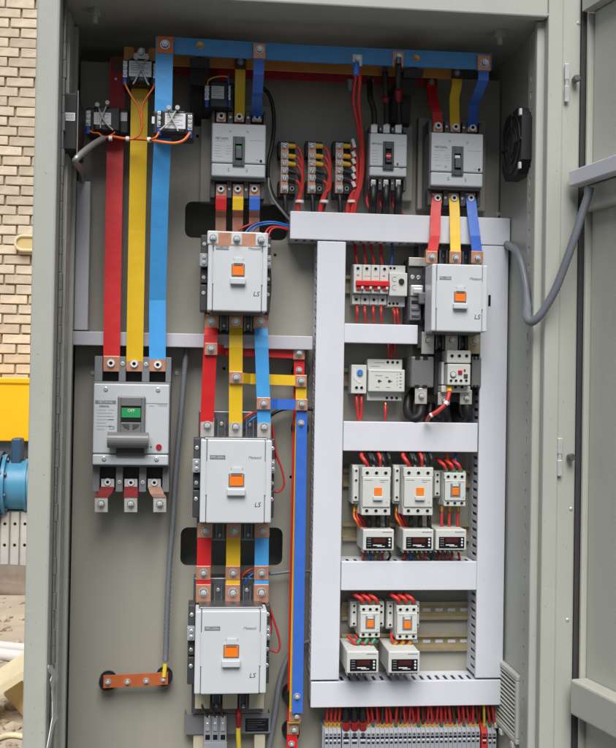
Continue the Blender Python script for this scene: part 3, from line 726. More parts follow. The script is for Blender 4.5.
# bars between the contactors of the starter column
PD = .072
for (a, b_, m, c) in (((211.6, 316), (206.5, 431), 'red_paint', 'red'), ((236, 316), (235.5, 432), 'yellow_paint', 'yellow'), ((260.6, 316), (264.3, 432), 'sky_blue', 'light blue')):
    f = lambda t: (a[0] + (b_[0] - a[0]) * t, a[1] + (b_[1] - a[1]) * t)
    e1, e2 = f(.04), f(.955)
    bar('busbar', [(*f(0), PD), (*f(.10), PD + .001), (*f(.17), PD + .012), (*f(.27), PD + .014), (*f(.9), PD + .002), (*f(1), PD)], .0250, m, f'{c} bar joining the top and middle contactors', group='bars between top and middle contactors', t=.004,
        ends=[(e1[0] - 6.6, e1[1] - 6, e1[0] + 6.6, e1[1] + 8.5, PD + .0035)],
        bolts=[(e1[0], e1[1] + .8, PD + .0038, .0078)] )
for (a, b_, m, c) in (((204.5, 530), (203.3, 600), 'red_paint', 'red'), ((233.5, 530), (232.7, 600), 'yellow_paint', 'yellow'), ((261.8, 530), (261.3, 600), 'sky_blue', 'light blue')):
    o = bar('busbar', [(*a, PD), (*b_, PD)], .0262, m, f'{c} bar joining the middle and bottom contactors', group='bars between middle and bottom contactors', t=.004,
        ends=[(a[0] - 6.9, 523.5, a[0] + 6.9, 538, PD + .0035), (b_[0] - 6.9, 566, b_[0] + 6.9, 580, PD + .0035), (b_[0] - 7.1, 584.5, b_[0] + 7.1, 603, PD + .0035)],
        bolts=[(a[0] + 1, 530.5, PD + .0038, .0078), (b_[0] + .3, 573, PD + .0038, .0074), (b_[0] + .2, 592.3, PD + .0038, .0086)])
# cross links to the upright return bars
r1, y1, b1 = .076, .062, .072
bar('busbar', [(205.3, 348.6, .0908), (217, 349, .0908), (225, 350.2, .050), (290, 353, .046), (305, 353.4, .046)], .0195, 'red_paint', 'red link bar crossing from the starter column to the upright bars', group='cross link bars', wdir=ZW, t=.004,
    ends=[(205, 343, 217, 355, .0933), (293.5, 348, 304.5, 359.5, .0495)], bolts=[(211, 348.5, .0935, .0078), (299, 352.8, .0498, .0075)])
bar('busbar', [(229.8, 377.4, .0862), (242.5, 378, .0862), (250, 378.8, .058), (296, 380.5, .058), (306, 380.8, .058)], .0195, 'yellow_paint', 'yellow link bar crossing from the starter column to the upright bars', group='cross link bars', wdir=ZW, t=.004,
    ends=[(229.6, 371.5, 242.4, 383.5, .0887), (295.5, 375, 306.5, 387, .0615)], bolts=[(236, 377.5, .0890, .0078), (301.2, 380.8, .0618, .0075)])
bar('busbar', [(257, 403.3, .0815), (270.5, 403.9, .0815), (277, 404.2, .071), (297, 404.6, .071), (307, 405, .071)], .0195, 'royal_blue', 'royal blue link bar crossing from the starter column to the upright bars', group='cross link bars', wdir=ZW, t=.004,
    ends=[(257, 397.5, 270.2, 409.5, .0840), (296, 399, 307.3, 410.5, .0745)], bolts=[(263.6, 403.5, .0843, .0078), (301.8, 404, .0748, .0075)])
bar('busbar', [(299.5, 347, .0415), (291.5, 760, .0415)], .0200, 'red_paint', 'red upright return bar, rearmost of three', group='upright return bars', t=.004,
    ends=[(287.5, 722, 298.5, 735, .0452)], bolts=[(299, 370, .0436, .0062), (294, 729.5, .0455, .007), (291.5, 744, .0436, .006)])
bar('busbar', [(301.4, 375, .0535), (294.4, 723, .0535)], .0205, 'yellow_paint', 'yellow upright return bar, between the red and the blue one', group='upright return bars', t=.004,
    ends=[(290, 711, 301, 722, .0572)], bolts=[(296.5, 716, .0575, .007)])
bar('busbar', [(302, 399, .0665), (297.2, 713, .0665)], .0205, 'royal_blue', 'royal blue upright return bar, front one of three', group='upright return bars', t=.004,
    ends=[], bolts=[(301, 423, .0686, .0062), (297, 696.5, .0686, .0062)])
def disc(u, v, r, d, label, group='round insulators of the upright bars'):
    p = P(u, v, 0); b = MB(); b.cyl(p, p + Vector((0, -d * .25, 0)), r, n=24); b.cyl(p + Vector((0, -d * .25, 0)), p + Vector((0, -d * .75, 0)), r * .8, r * .86, n=24); b.cyl(p + Vector((0, -d * .75, 0)), p + Vector((0, -d, 0)), r, r * .9, n=24)
    return mk('insulator', b, 'black_plastic', loc=p, label=label, cat='insulator', group=group)
disc(300, 371, .017, .038, 'round black insulator behind the top of the red upright bar')
disc(299, 428, .016, .05, 'round black insulator behind the royal blue upright bar near its top')
disc(291.5, 692, .019, .05, 'round black insulator behind the lower end of the royal blue upright bar')
disc(290, 728, .0165, .038, 'round black insulator behind the lower end of the red upright bar')
# earth bar
q = [P(103.5, 681.8, .034), P(168, 678.3, .034)]
eb = mk('earth_bar', MB().strip(q, ZW, .0225, .005), 'copper_orange', loc=q[0], label='short bare copper earth bar on two round insulators', cat='earth bar')
for u, v in ((108, 682), (127.5, 682), (146.3, 681)): bolt(eb, P(u, v, .0366), .0058)
bolt(eb, P(163.3, 679.6, .0366), .0048)
disc(108.5, 679, .0165, .031, 'round black insulator under the left end of the copper earth bar', 'insulators of the earth bar')
disc(164.5, 674.5, .0155, .031, 'round black insulator under the right end of the copper earth bar', 'insulators of the earth bar')

mat('toggle_grey', (88, 90, 93), .45, var=.06)
# ------------------------------------------------------------------ moulded case breakers
def mccb(F, label, base_v, top, bot, knob, seam=.70, backing=None, small=False):
    """F: front cover; base_v: v of the base's top and bottom; top/bot: terminal screws u, v"""
    d = F.d; r = empty('circuit_breaker', F.c(), label, 'circuit breaker')
    uc = top[1][0]; zt, zb = Z(uc, base_v[0], .072), Z(uc, base_v[1], .072)
    if backing:
        b = MB(); q = Fr(*backing, .022); b.box(q.x0, q.x1, .0, .022, q.z0, q.z1, 0, .002); mk('mounting_base', b, 'plate_paint', r)
    bd0 = .0225 if backing else .0005
    xi = F.w * .012
    b = MB(); b.box(F.x0 - xi, F.x1 + xi, bd0, .050, zb, zt, 0, .002)
    b.box(F.x0 - xi, F.x1 + xi, .0501, d - .012, F.z0 - .004, F.z1 + .004, 0, .0015)
    # upright ribs between the terminals
    def gaps(row, za, zb_):
        xs = [X(u, v, .072) for u, v in row]; wv = (xs[1] - xs[0]); hw = wv * .35
        edges = [F.x0 - xi] + sum([[x - hw, x + hw] for x in xs], []) + [F.x1 + xi]
        for k in range(0, len(edges), 2):
            if edges[k + 1] - edges[k] > .001: b = MB(); b.box(edges[k], edges[k + 1], .0501, .078, za, zb_, 0, .001); mk('terminal_barrier', b, 'breaker_base' if F.w > .12 else 'dark_plastic', r)
    mk('base', b, 'breaker_base', r)
    gaps(top, F.z1 + .0042, zt - .0005); gaps(bot, zb + .0005, F.z0 - .0042)
    for row, za, zb_ in ((top, F.z1 + .006, zt - .002), (bot, zb + .002, F.z0 - .006)):
        for u, v in row: x = X(u, v, .06); hw = F.w / 3 * .34; b = MB(); b.box(x - hw, x + hw, .0495, .0508, za, zb_); mk('terminal_recess', b, 'black_plastic', r)
    for row in (top, bot):
        for u, v in row:
            for s in (.5,):
                p = P(u, v, .079)
        for k in range(2):
            p = (P(*row[k], .078) + P(*row[k + 1], .078)) / 2; bolt(r, p, F.w * (.030 if F.w > .12 else .024), 'pan')
    sz = F.z(seam); bev = .0025
    b = MB(); b.box(F.x0, F.x1, d - .013, d, sz + .0007, F.z1, 0, bev); mk('cover', b, 'face_breaker', r)
    b = MB(); b.box(F.x0, F.x1, d - .013, d - .0005, F.z0, sz - .0007, 0, bev); mk('lower_cover', b, 'face_breaker', r)
    return r
def line_print(r, F, spec, m='print_pale', name='print'):
    b = MB()
    for a0, b0, a1, b1 in spec: b.fbox(F, a0, b0, a1, b1, F.d + .00005, F.d + .0003)
    mk(name, b, m, r)
# main breaker
F = Fr(93, 384, 169, 465.2, .105)
M1 = mccb(F, 'large main circuit breaker with broad grey handle and green window', (356.5, 492), [(111, 363.5), (134.2, 364), (157.8, 365)], [(107.8, 482), (131, 482.5), (154.4, 482.5)], None, .865)
K = Fr(117.3, 396.2, 145.2, 433, .112)
b = MB(); b.box(K.x0, K.x1, .105, .1105, K.z0 - .003, K.z1, 0, .0025)
w = Fr(120.8, 406, 141.2, 422.5, .1125)
b.box(K.x0 + .001, w.x0, .1105, .1125, K.z0, K.z1 - .002, 0, .001); b.box(w.x1, K.x1 - .001, .1105, .1125, K.z0, K.z1 - .002, 0, .001)
b.box(w.x0 + .0001, w.x1 - .0001, .1105, .1125, w.z1, K.z1 - .002, 0, .001); b.box(w.x0 + .0001, w.x1 - .0001, .1105, .1125, K.z0, w.z0, 0, .001); mk('handle_housing', b, 'handle_grey', M1)
b = MB(); b.box(w.x0, w.x1, .1104, .1108, w.z0, w.z1); mk('window', b, 'void', M1)
b = MB(); b.box(w.x0 + .0012, w.x1 - .0012, .1109, .1116, w.z0 + .009, w.z1 - .004, 0, .0004); mk('status_flag', b, 'green_ind', M1)
text(M1, 'OFF', ((w.x0 + w.x1) / 2, -.1118, w.z1 - .0085), .0075, 'nylon_white', 'CENTER')
b = MB()
for s in (-1, 1):
    c = (w.x0 + w.x1) / 2; z = w.z0 - .003
    b.prism([(c + s * .003, -.1126, z), (c + s * .016, -.1126, z), (c + s * .012, -.1126, z - .006), (c + s * .003, -.1126, z - .010)], (0, -.0008, 0))
mk('arrow_mark', b, 'dark_plastic', M1)
q = Fr(107, 432.5, 148.3, 448.5, .135); b = MB()
zc = (q.z0 + q.z1) / 2; rr = q.h / 2
prof = [(-.122 - .014 * math.cos(a) , zc + rr * math.sin(a)) for a in [math.pi * (-.5 + i / 10) for i in range(11)]]
b.prism([(q.x0, y, z) for y, z in prof] + [(q.x0, -.114, zc + rr * .8), (q.x0, -.114, zc - rr * .8)], (q.w, 0, 0)); mk('handle', b, 'handle_grey', M1)
q = Fr(116, 446, 144.3, 456, .1118); b = MB(); b.box(q.x0, q.x1, .1052, .1118, q.z0, q.z1, 0, .001)
for i in range(9): b.box(q.x0 + .002 + i * q.w / 9.4, q.x0 + .0045 + i * q.w / 9.4, .1118, .1123, q.z0 + .001, q.z1)
mk('lower_slide', b, 'dark_plastic', M1)
for u, v in ((105.8, 389), (158, 389.8), (104, 458.6), (156.5, 459)): bolt(M1, P(u, v, .1051), .0042, 'pan')
p = P(158.8, 447, .105); b = MB(); b.cyl(p, p + Vector((0, -.003, 0)), .0055, .005, n=18); mk('test_button', b, 'button_red', M1)
b = MB(); p = P(151, 447, .105); b.cyl(p, p + Vector((0, -.0004, 0)), .0018, n=10); mk('mark', b, 'ferrule_green', M1)
b = MB(); q = Fr(95.2, 400.4, 116, 404, .1052); b.box(q.x0, q.x1, .105, .1053, q.z0, q.z1); b.box(X(146, 402, .105), X(168, 402, .105), .105, .1052, Z(157, 404, .105), Z(157, 403.3, .105)); mk('name_band', b, 'print_grey', M1)
text(M1, 'METASOL', (q.x0 + q.w / 2, -.1055, (q.z0 + q.z1) / 2), .0062, 'face_white', 'CENTER')
text(M1, 'ABS603b', (X(99, 406.5, .105), -.1053, Z(100, 406.3, .105)), .0050, 'print_dark')
text(M1, 'CE', (X(109, 428, .105), -.1053, Z(110, 428, .105)), .0085, 'print_grey')
line_print(M1, F, [(.05, .32 + k * .04, .05 + w_, .327 + k * .04) for k, w_ in enumerate((.12, .20, .16, .22, .12, .2, .1))] + [(.20, .32 + k * .04, .27, .327 + k * .04) for k in (0, 2, 3, 5)])
line_print(M1, F, [(.73, .262, .80, .272), (.84, .245, .97, .252), (.86, .262, .97, .270)], name='print')
for k, (u, v, uu) in enumerate(((107.8, 482, 101.3), (131, 482.5, 130.8), (154.4, 482.5, 159.8))):
    q = [P(u, 479, .070), P(u, 487, .072), P((u + uu) / 2, 494, .078), P(uu, 498, .080), P(uu, 512, .080)]
    lg = mk('terminal_lug', MB().strip(q, XW, .0235, .004), 'tin', M1)
    bolt(lg, P(uu, 503.5, .0823), .0080); b = MB(); b.strip([P(u, 487, .0735), P((u + uu) / 2, 494, .0805), P(uu, 497.5, .0825)], XW, .0250, .003); mk('sleeve', b, 'bronze' if k == 2 else 'sleeve_worn', lg)
    bolt(M1, P(u, v, .0725), .0062, 'allen'); 
for u, v in ((92.8, 373), (176.5, 373)): bolt(M1, P(u, v, 0), .0048, 'pan')

def toggle(r, u0, v0, u1, v1, d, flag, pos, red=False):
    K = Fr(u0, v0, u1, v1, d + .004)
    b = MB(); b.box(K.x0, K.x0 + K.w * .22, d, d + .004, K.z0, K.z1, 0, .0008); b.box(K.x1 - K.w * .22, K.x1, d, d + .004, K.z0, K.z1, 0, .0008)
    b.box(K.x0 + K.w * .221, K.x1 - K.w * .221, d, d + .004, K.z(.26), K.z1, 0, .0008); b.box(K.x0 + K.w * .221, K.x1 - K.w * .221, d, d + .004, K.z0, K.z(.8), 0, .0008); mk('toggle_housing', b, 'toggle_grey' if not red else 'dark_plastic', r)
    b = MB(); b.fbox(K, .22, .26, .78, .8, d + .0001, d + .0004); mk('window', b, 'void', r)
    b = MB(); b.fbox(K, .28, .31, .72, .41, d + .0005, d + .0012); mk('status_flag', b, flag, r)
    b = MB(); b.fbox(K, .25, *((.42, ) if not red else (.44,)), .75, .76, d + .0005, d + .009, 0, .001); mk('toggle', b, 'toggle_grey' if not red else 'dark_plastic', r)
    b = MB()
    for i in range(5): b.fbox(K, .06 + i * .18, .86, .14 + i * .18, .97, d + .004, d + .0045)
    mk('ribs', b, 'dark_plastic', r)
# centre breaker
F = Fr(211.8, 124, 265.6, 176.6, .10)
M2 = mccb(F, 'circuit breaker with a pale green flag at the top centre', (110.5, 199), [(221.2, 117), (239.2, 117.4), (257, 117.8)], [(220.8, 189), (237.7, 189.3), (254.4, 190)], None, .75, backing=(200.5, 104, 272, 203))
toggle(M2, 232.8, 136.2, 244.8, 165.5, .10, 'green_ind', 0)
for u, v in ((221.2, 116.3), (239.2, 117), (257, 117.5)): 
    q = Fr(u - 5, 112, u + 5, 122, .0735); b = MB(); b.box(q.x0, q.x1, .0510, .0740, q.z0, q.z1, 0, .001); mk('terminal', b, 'copper', M2); bolt(M2, P(u, v, .0741), .0066, 'allen')
text(M2, 'METASOL', (F.x(.06), -.1003, F.z(.285)), .0058, 'print_dark')
line_print(M2, F, [(.06, .33, .26, .338), (.06, .62, .2, .628)] + [(.06 + .2 * (k % 2), .42 + .05 * (k // 2), .16 + .2 * (k % 2), .425 + .05 * (k // 2)) for k in range(8)] + [(.70, .30, .96, .306), (.82, .66, .88, .675)])
line_print(M2, F, [(.32, .13, .36, .16), (.64, .13, .68, .16), (.30, .84, .33, .90), (.64, .84, .67, .9)])
p = P(260.8, 161, .10); b = MB(); b.cyl(p, p + Vector((0, -.0015, 0)), .0022, n=12); mk('test_button', b, 'void', M2)
# right breaker
F = Fr(431.2, 133.3, 483.2, 186, .10)
M3 = mccb(F, 'circuit breaker with a white flag at the top right', (121.5, 206.5), [(438, 126), (455.4, 127.2), (472.3, 128)], [(437, 197.3), (453.8, 198.2), (470.7, 198.8)], None, .74, backing=(418, 118, 486, 210))
toggle(M3, 452.2, 146, 463.5, 175, .10, 'nylon_white', 0)
for u, v in ((438, 126), (455.4, 127.2), (472.3, 128)):
    q = Fr(u - 5, 122, u + 5, 132, .0735); b = MB(); b.box(q.x0, q.x1, .0510, .0740, q.z0, q.z1, 0, .001); mk('terminal', b, 'copper', M3); bolt(M3, P(u, v, .0741), .0066, 'allen')
text(M3, 'METASOL', (F.x(.06), -.1003, F.z(.275)), .0058, 'print_dark')
line_print(M3, F, [(.06, .33, .26, .338), (.06, .62, .2, .628), (.26, .62, .30, .66)] + [(.06 + .2 * (k % 2), .42 + .05 * (k // 2), .16 + .2 * (k % 2), .425 + .05 * (k // 2)) for k in range(6)] + [(.70, .32, .96, .326), (.82, .66, .88, .675)])
line_print(M3, F, [(.33, .13, .37, .17), (.67, .15, .71, .19), (.32, .83, .35, .89), (.65, .84, .68, .9)])
p = P(479, 169.5, .10); b = MB(); b.cyl(p, p + Vector((0, -.0015, 0)), .0022, n=12); mk('test_button', b, 'void', M3)
# small breaker
F = Fr(370, 133.6, 407, 176, .085)
M4 = mccb(F, 'small circuit breaker with a red trip button fed by black cables', (127, 191), [(374.3, 129), (386.6, 129), (398.6, 129.5)], [(373.5, 183), (386, 183), (398.5, 183.5)], None, .78, backing=(365.3, 124, 413, 200))
toggle(M4, 383.2, 141.2, 394, 169.5, .085, 'void', 0, True)
p = P(388.4, 156, .0945); b = MB(); b.cyl(p, p + Vector((0, -.0015, 0)), .0055, n=16); mk('trip_button', b, 'button_red', M4); b = MB(); b.box(p.x - .004, p.x + .004, -p.y + .0015, -p.y + .0018, p.z - .0008, p.z + .0008); mk('mark', b, 'label_white', M4)
text(M4, 'METASOL', (F.x(.04), -.0853, F.z(.25)), .0050, 'print_dark')
line_print(M4, F, [(.05, .40 + .07 * k, .22, .407 + .07 * k) for k in range(5)] + [(.75, .26, .96, .268), (.8, .8, .9, .81)])
p = P(397.5, 164, .085); b = MB(); b.cyl(p, p + Vector((0, -.0012, 0)), .0020, n=12); mk('mark', b, 'button_red', M4)
for u, v in ((374.3, 128.5), (386.6, 128.7), (398.6, 129)):
    b = MB(); q = Fr(u - 3.4, 124.5, u + 3.4, 133, .079); b.box(q.x0, q.x1, .0510, .079, q.z0, q.z1, 0, .0015); mk('terminal', b, 'tin', M4)
for u, v in ((373.5, 183), (386, 183), (398.5, 183.5)):
    b = MB(); q = Fr(u - 2.6, 179.5, u + 2.6, 189, .079); b.box(q.x0, q.x1, .0510, .079, q.z0, q.z1, 0, .0015); mk('terminal', b, 'tin', M4); bolt(M4, P(u, 183, .0791), .0036, 'pan')
# ------------------------------------------------------------------ large contactors
def contactor(F, model, label, top, bot, padm_t='tin', padm_b='tin', tabs=False, aux=(1, 1), padw=14, top_v=None, bot_v=None):
    d = F.d; r = empty('contactor', F.c(), label, 'contactor', 'large contactors')
    zt = Z(top[1][0], top[1][1] - (16 if not tabs else 2), .03); zb = Z(bot[1][0], bot[1][1] + 9, .03)
    b = MB(); b.box(F.x0 - .004, F.x1 + .002, .0005, .045, zb, zt, 0, .002)
    b.box(F.x0 + .006, F.x1 - .006, .0451, d - .022, F.z0 - .004, F.z1 + (.003 if not tabs else -.006), 0, .002); mk('base', b, 'zinc_dark', r)
    e = .0006; xs = [F.x(0), F.x(.088), F.x(.905), F.x(1)]
    b = MB(); b.box(xs[1] + e * .3, xs[2] - e * .3, d - .021, d, F.z0, F.z1, 0, .0022); mk('cover', b, 'face_white', r)
    for k in (0, 2):
        b = MB(); b.box(xs[k] + (e if k else 0), xs[k + 1] - (0 if k else e) if k == 0 else xs[3], d - .060, d - .0012, F.z0 + .0003, F.z1 - .0003, 0, .0022); mk('side_cover', b, 'face_white', r)
    for a in (.088, .905): b = MB(); b.fbox(F, a - .009, .26, a + .009, .66, d - .0011, d + .0002); mk('ridge', b, 'face_white', r)
    b = MB(); b.fbox(F, .395, .405, .615, .565, d + .0001, d + .0012, 0, .0004); mk('indicator_frame', b, 'print_grey', r)
    b = MB(); b.fbox(F, .41, .42, .60, .55, d + .0013, d + .003, 0, .0008); mk('indicator', b, 'orange_ind', r)
    b = MB(); b.fbox(F, .43, .422, .58, .432, d + .0031, d + .0034); mk('print', b, 'bronze', r)
    b = MB(); b.fbox(F, .375, .585, .63, .665, d + .0001, d + .009, 0, .0015); mk('latch_tab', b, 'face_white', r)
    b = MB(); z0, z1 = F.z(.40), F.z(.335); b.prism([(F.x(.43), -d - .0001, z0), (F.x(.59), -d - .0001, z0), (F.x(.57), -d - .0001, z1), (F.x(.45), -d - .0001, z1)], (0, -.0025, 0)); mk('upper_tab', b, 'face_white', r)
    for a in (.43, .59): b = MB(); b.fbox(F, a - .006, .335, a + .006, .36, d + .0001, d + .0004); mk('mark', b, 'print_pale', r)
    q = Fr(0, 0, 1, 1, 0); q.x0, q.x1, q.z0, q.z1 = F.x(.13), F.x(.345), F.z(.235), F.z(.185); q.w, q.h = q.x1 - q.x0, q.z1 - q.z0; q.d = d
    b = MB(); b.box(q.x0, q.x1, d + .0001, d + .0004, q.z0, q.z1); mk('name_band', b, 'print_grey', r)
    text(r, model, ((q.x0 + q.x1) / 2, -d - .0006, (q.z0 + q.z1) / 2), .0062, 'face_white', 'CENTER')
    text(r, 'Metasol', (F.x(.665), -d - .0003, F.z(.21)), .0073, 'print_grey', 'LEFT', .25)
    text(r, 'LS', (F.x(.76), -d - .0003, F.z(.78)), .0120, 'print_dark', 'LEFT', .2)
    for s, on in zip((-1, 1), aux):
        if not on: continue
        x0, x1 = (F.x0 - .013, F.x0 - .0005) if s < 0 else (F.x1 + .0005, F.x1 + .009)
        b = MB()
        for b0, b1 in ((.0, .26), (.28, .42), (.44, .62), (.64, .98)): b.box(x0, x1, .0455, .095, F.z(b1), F.z(b0), 0, .002)
        b.box(x0 + .002, x1 - .002, .046, .082, F.z(.96), F.z(.02)); ax = mk('auxiliary_contact', b, 'dark_plastic', r)
        b = MB(); b.box(x0 - .002, x1 + .0003, .0952, .110, F.z(.42), F.z(.25), 0, .002); mk('terminal_block', b, 'terminal_grey', ax)
        for bb in (.12, .30, .37, .55, .75): bolt(ax, ((x0 + x1) / 2, -.0952 if bb not in (.30, .37) else -.1102, F.z(bb)), .0036, 'pan')
    # pads, barriers
    for row, up, m in ((top, 1, padm_t), (bot, -1, padm_b)):
        for u, v in row:
            if tabs and up > 0: continue
            v0, v1 = (v - 8, v + 14) if up > 0 else (v - 8, v + 7)
            q = Fr(u - padw / 2, v0, u + padw / 2, v1, .0695); b = MB(); b.box(q.x0, q.x1, .0452, .0695, q.z0, q.z1, 0, .001); mk('terminal_pad', b, m, r)
        for k in range(2):
            u = (row[k][0] + row[k + 1][0]) / 2; v = row[k][1]
            for du in (-3.4, 3.4):
                q = Fr(u + du - .7, v - 7, u + du + .7, v + 9 if up < 0 else v + 12, .068); b = MB(); b.box(q.x0, q.x1, .0452, .068, q.z0, q.z1); mk('phase_barrier', b, 'zinc_dark', r)
            bolt(r, P(u, v + (-2 if up > 0 else 4), .046), .004, 'pan')
    if tabs:
        for k, (u, v) in enumerate(top):
            q = Fr(u - 5.6, v - 7.5, u + 5.6, v + 6, d + .001); b = MB(); b.box(q.x0, q.x1, d - .020, d + .001, q.z0, q.z1, 0, .002); mk('terminal_tab', b, 'face_white', r); bolt(r, P(u, v, d + .0011), .0075)
        q = Fr(top[0][0], top[0][1] - 5, top[2][0], top[2][1] + 6, d - .0005); b = MB(); b.box(q.x0, q.x1, d - .024, d + .0002, q.z0, q.z1); mk('bridge_bar', b, 'copper', r)
    return r
DC = .15
contactor(Fr(207.8, 231.5, 267.6, 311.2, DC), 'MC-185a', 'topmost large contactor of the left column, below the black cut-out', [(213, 238), (236.7, 239.2), (261, 240.2)], [(212, 322), (236, 322.5), (260, 322)], 'tin', 'copper', tabs=True)
contactor(Fr(200.2, 440, 271.6, 523.2, DC), 'MC-265a', 'large contactor in the middle of the left column', [(207.3, 426), (235.6, 427), (264, 427.5)], [(205.4, 530.5), (234, 530.5), (262.4, 530.5)])
C3 = contactor(Fr(194.8, 611, 266.6, 694.3, DC), 'MC-265a', 'lowest large contactor of the left column, above the small terminal block', [(203.5, 592), (232.5, 592.3), (261, 592.5)], [(202.5, 702), (230, 702), (256.5, 702)], 'tin', 'lug_cream', padw=15)
contactor(Fr(431.8, 264.3, 487.6, 331.6, DC), 'MC-185a', 'large contactor at the right, above the overload relay', [(431.5, 257), (455.5, 258.5), (477.2, 258)], [(428, 340.5), (451.7, 340.5), (474.4, 341.5)], 'tin', 'tin', padw=11, aux=(0, 0))
for o in [q for q in COL.objects if q.get('label', '').endswith('bar joining the top and middle contactors')]:
    for (u, v, c) in ((207.3, 425.6, 'red'), (235.6, 426.8, 'yellow'), (264, 427, 'light')):
        if o['label'].startswith(c):
            q = Fr(u - 6.8, v - 8, u + 6.8, v + 12, PD + .0036); b = MB(); b.box(q.x0, q.x1, PD - .0025, PD + .0036, q.z0, q.z1, 0, .0008); mk('copper_end', b, 'tin', o); bolt(o, P(u, v, PD + .0038), .0086)
# bottom gear below the lowest contactor
cb = empty('mounting_bracket', P(229, 724, 0), 'grey sheet bracket with a dark rating plate below the lowest large contactor', 'bracket')
q = Fr(184, 714, 270.5, 734, .035); b = MB(); b.box(q.x0, q.x1, .033, .035, q.z0, q.z1); b.box(q.x0, q.x0 + .002, .0005, .0329, q.z0, q.z1); b.box(q.x1 - .002, q.x1, .0005, .0329, q.z0, q.z1); mk('plate', b, 'breaker_base', cb)
q = Fr(245.3, 718.5, 268.5, 731.5, .0354); b = MB(); b.box(q.x0, q.x1, .0351, .0357, q.z0, q.z1); rp = mk('rating_plate', b, 'screen_black', cb)
b = MB(); q.d = .0357
for k in range(5): b.fbox(q, .08, .12 + .17 * k, (.9, .7, .85, .5, .8)[k], .17 + .17 * k, .0358, .0360)
mk('print', b, 'zinc_dark', rp)
for u in (193, 254):
    q = Fr(u, 734.5, u + 11, 775, .03); b = MB(); b.box(q.x0, q.x1, .001, .030, q.z0, q.z1, 0, .002); mk('resistor_foot', b, 'lug_cream', cb)
tb = empty('terminal_block', P(217, 728, .036), 'three pole terminal block on the grey bracket, fed by dark red wires', 'terminal block')
for k, u in enumerate((207.6, 215.2, 222.9)):
    q = Fr(u - 3.7, 717, u + 3.7, 742, .062); b = MB(); b.box(q.x0, q.x1, .0358, .060, q.z0, q.z1, 0, .001); po = mk('pole', b, 'terminal_grey', tb)
    b = MB(); q2 = Fr(u - 2, 716, u + 2, 731, .0625); b.box(q2.x0, q2.x1, .0603, .0640, q2.z0, q2.z1, 0, .001); mk('clamp', b, 'zinc', po); bolt(po, P(u, 724.5, .0641), .0035, 'pan')
    b = MB(); q2 = Fr(u - 2.3, 735, u + 2.3, 740, .0606); b.box(q2.x0, q2.x1, .0601, .0606, q2.z0, q2.z1); mk('slot', b, 'void', po)
q = Fr(203.3, 742.5, 227, 752, .066); b = MB(); b.box(q.x0, q.x1, .0358, .066, q.z0, q.z1, 0, .001); mk('foot', b, 'terminal_grey', tb)
for u0, u1 in ((202, 207.6), (212, 215.2), (220, 222.9)):
    wire([(u0, 698, .06), (u0 + .5, 707, .07), (u1, 717, .066)], .0022, 'bronze', 'dark red wire looping into the three pole terminal block', 'wires of the three pole block')
w_ = wire([(238.4, 705, .06), (238.6, 716, .07), (238.2, 728, .07)], lambda i: .0062 - .0006 * abs(i - 5), 'sleeve_red', 'thick red sleeved cable with yellow tail below the lowest contactor', None, 'cable', 'power_cable')
mk('tail', MB().tube([P(238.2, 728, .070), P(238.5, 740, .07), P(240, 765, .06)], .0045, 8), 'wire_yellow', w_, loc=LOC[w_])

# ------------------------------------------------------------------ overload relay group under the right contactor
OD = .10
ov = empty('overload_relay', P(458, 372, 0), 'overload relay with red and blue buttons under the right contactor', 'overload relay')
q = Fr(434, 352, 475, 396, .06); b = MB(); b.box(q.x0, q.x1, .0005, .062, q.z0, q.z1, 0, .003); mk('base', b, 'dark_plastic', ov)
q = Fr(447, 350.3, 471, 363, .108); b = MB(); b.box(q.x0, q.x1, .0625, .108, q.z0, q.z1, 0, .002); mk('cover', b, 'face_cream', ov)
for u in (452, 459.4, 466.6): bolt(ov, P(u, 356, .1081), .0036, 'hole')
F = Fr(447.5, 364, 470.5, 385.2, .112); b = MB(); b.box(F.x0, F.x1, .0625, .112, F.z0, F.z1, 0, .002); mk('dial_panel', b, 'face_cream', ov)
p = P(453, 374.3, .1121); b = MB(); b.cyl(p, p + Vector((0, -.0025, 0)), .0058, n=18); dl = mk('dial', b, 'print_grey', ov); b = MB(); b.cyl(p + Vector((0, -.0026, 0)), p + Vector((0, -.0040, 0)), .0045, n=18); mk('knob', b, 'face_cream', dl)
for u, v, m, w2 in ((460, 372.3, 'button_red', .004), (464.6, 370, 'wire_red', .002), (465.6, 376, 'dark_plastic', .0038)):
    p = P(u, v, .1121); b = MB(); b.box(p.x - w2, p.x + w2, .1121, .1145, p.z - w2, p.z + w2, 0, .001); mk('button', b, m, ov)
for u in (451, 456, 461, 466.3): bolt(ov, P(u, 380.8, .1121), .0030, 'hole')
q = Fr(441.5, 385.8, 470.5, 392.6, .095); b = MB(); b.box(q.x0, q.x1, .0625, .095, q.z0, q.z1, 0, .002); b.box(X(441.5, 375, .09), X(444.2, 375, .09), .0625, .09, Z(442, 384.5, .09), Z(442, 362, .09), 0, .001); mk('terminal_base', b, 'face_cream', ov)
for u in (455.5, 462): bolt(ov, P(u, 387, .0951), .0034, 'hole')
for (u0, u1, lb) in ((411.5, 434, 'grey plastic terminal cover left of the overload relay'), (471.8, 481.5, 'grey plastic terminal cover right of the overload relay')):
    q = Fr(u0, 356.5, u1, 387.5, .085); r = empty('terminal_cover', q.c(), lb, 'terminal cover', 'covers beside the overload relay')
    b = MB(); b.box(q.x0, q.x1, .0005, .085, q.z0, q.z1, 0, .003); mk('shell', b, 'handle_grey', r)
    b = MB()
    for a in (.15, .5): b.fbox(q, a, .0, a + .22, .10, .0851, .0862); b.fbox(q, a, .92, a + .2, 1.0, .0851, .0862)
    mk('notch', b, 'black_plastic', r)
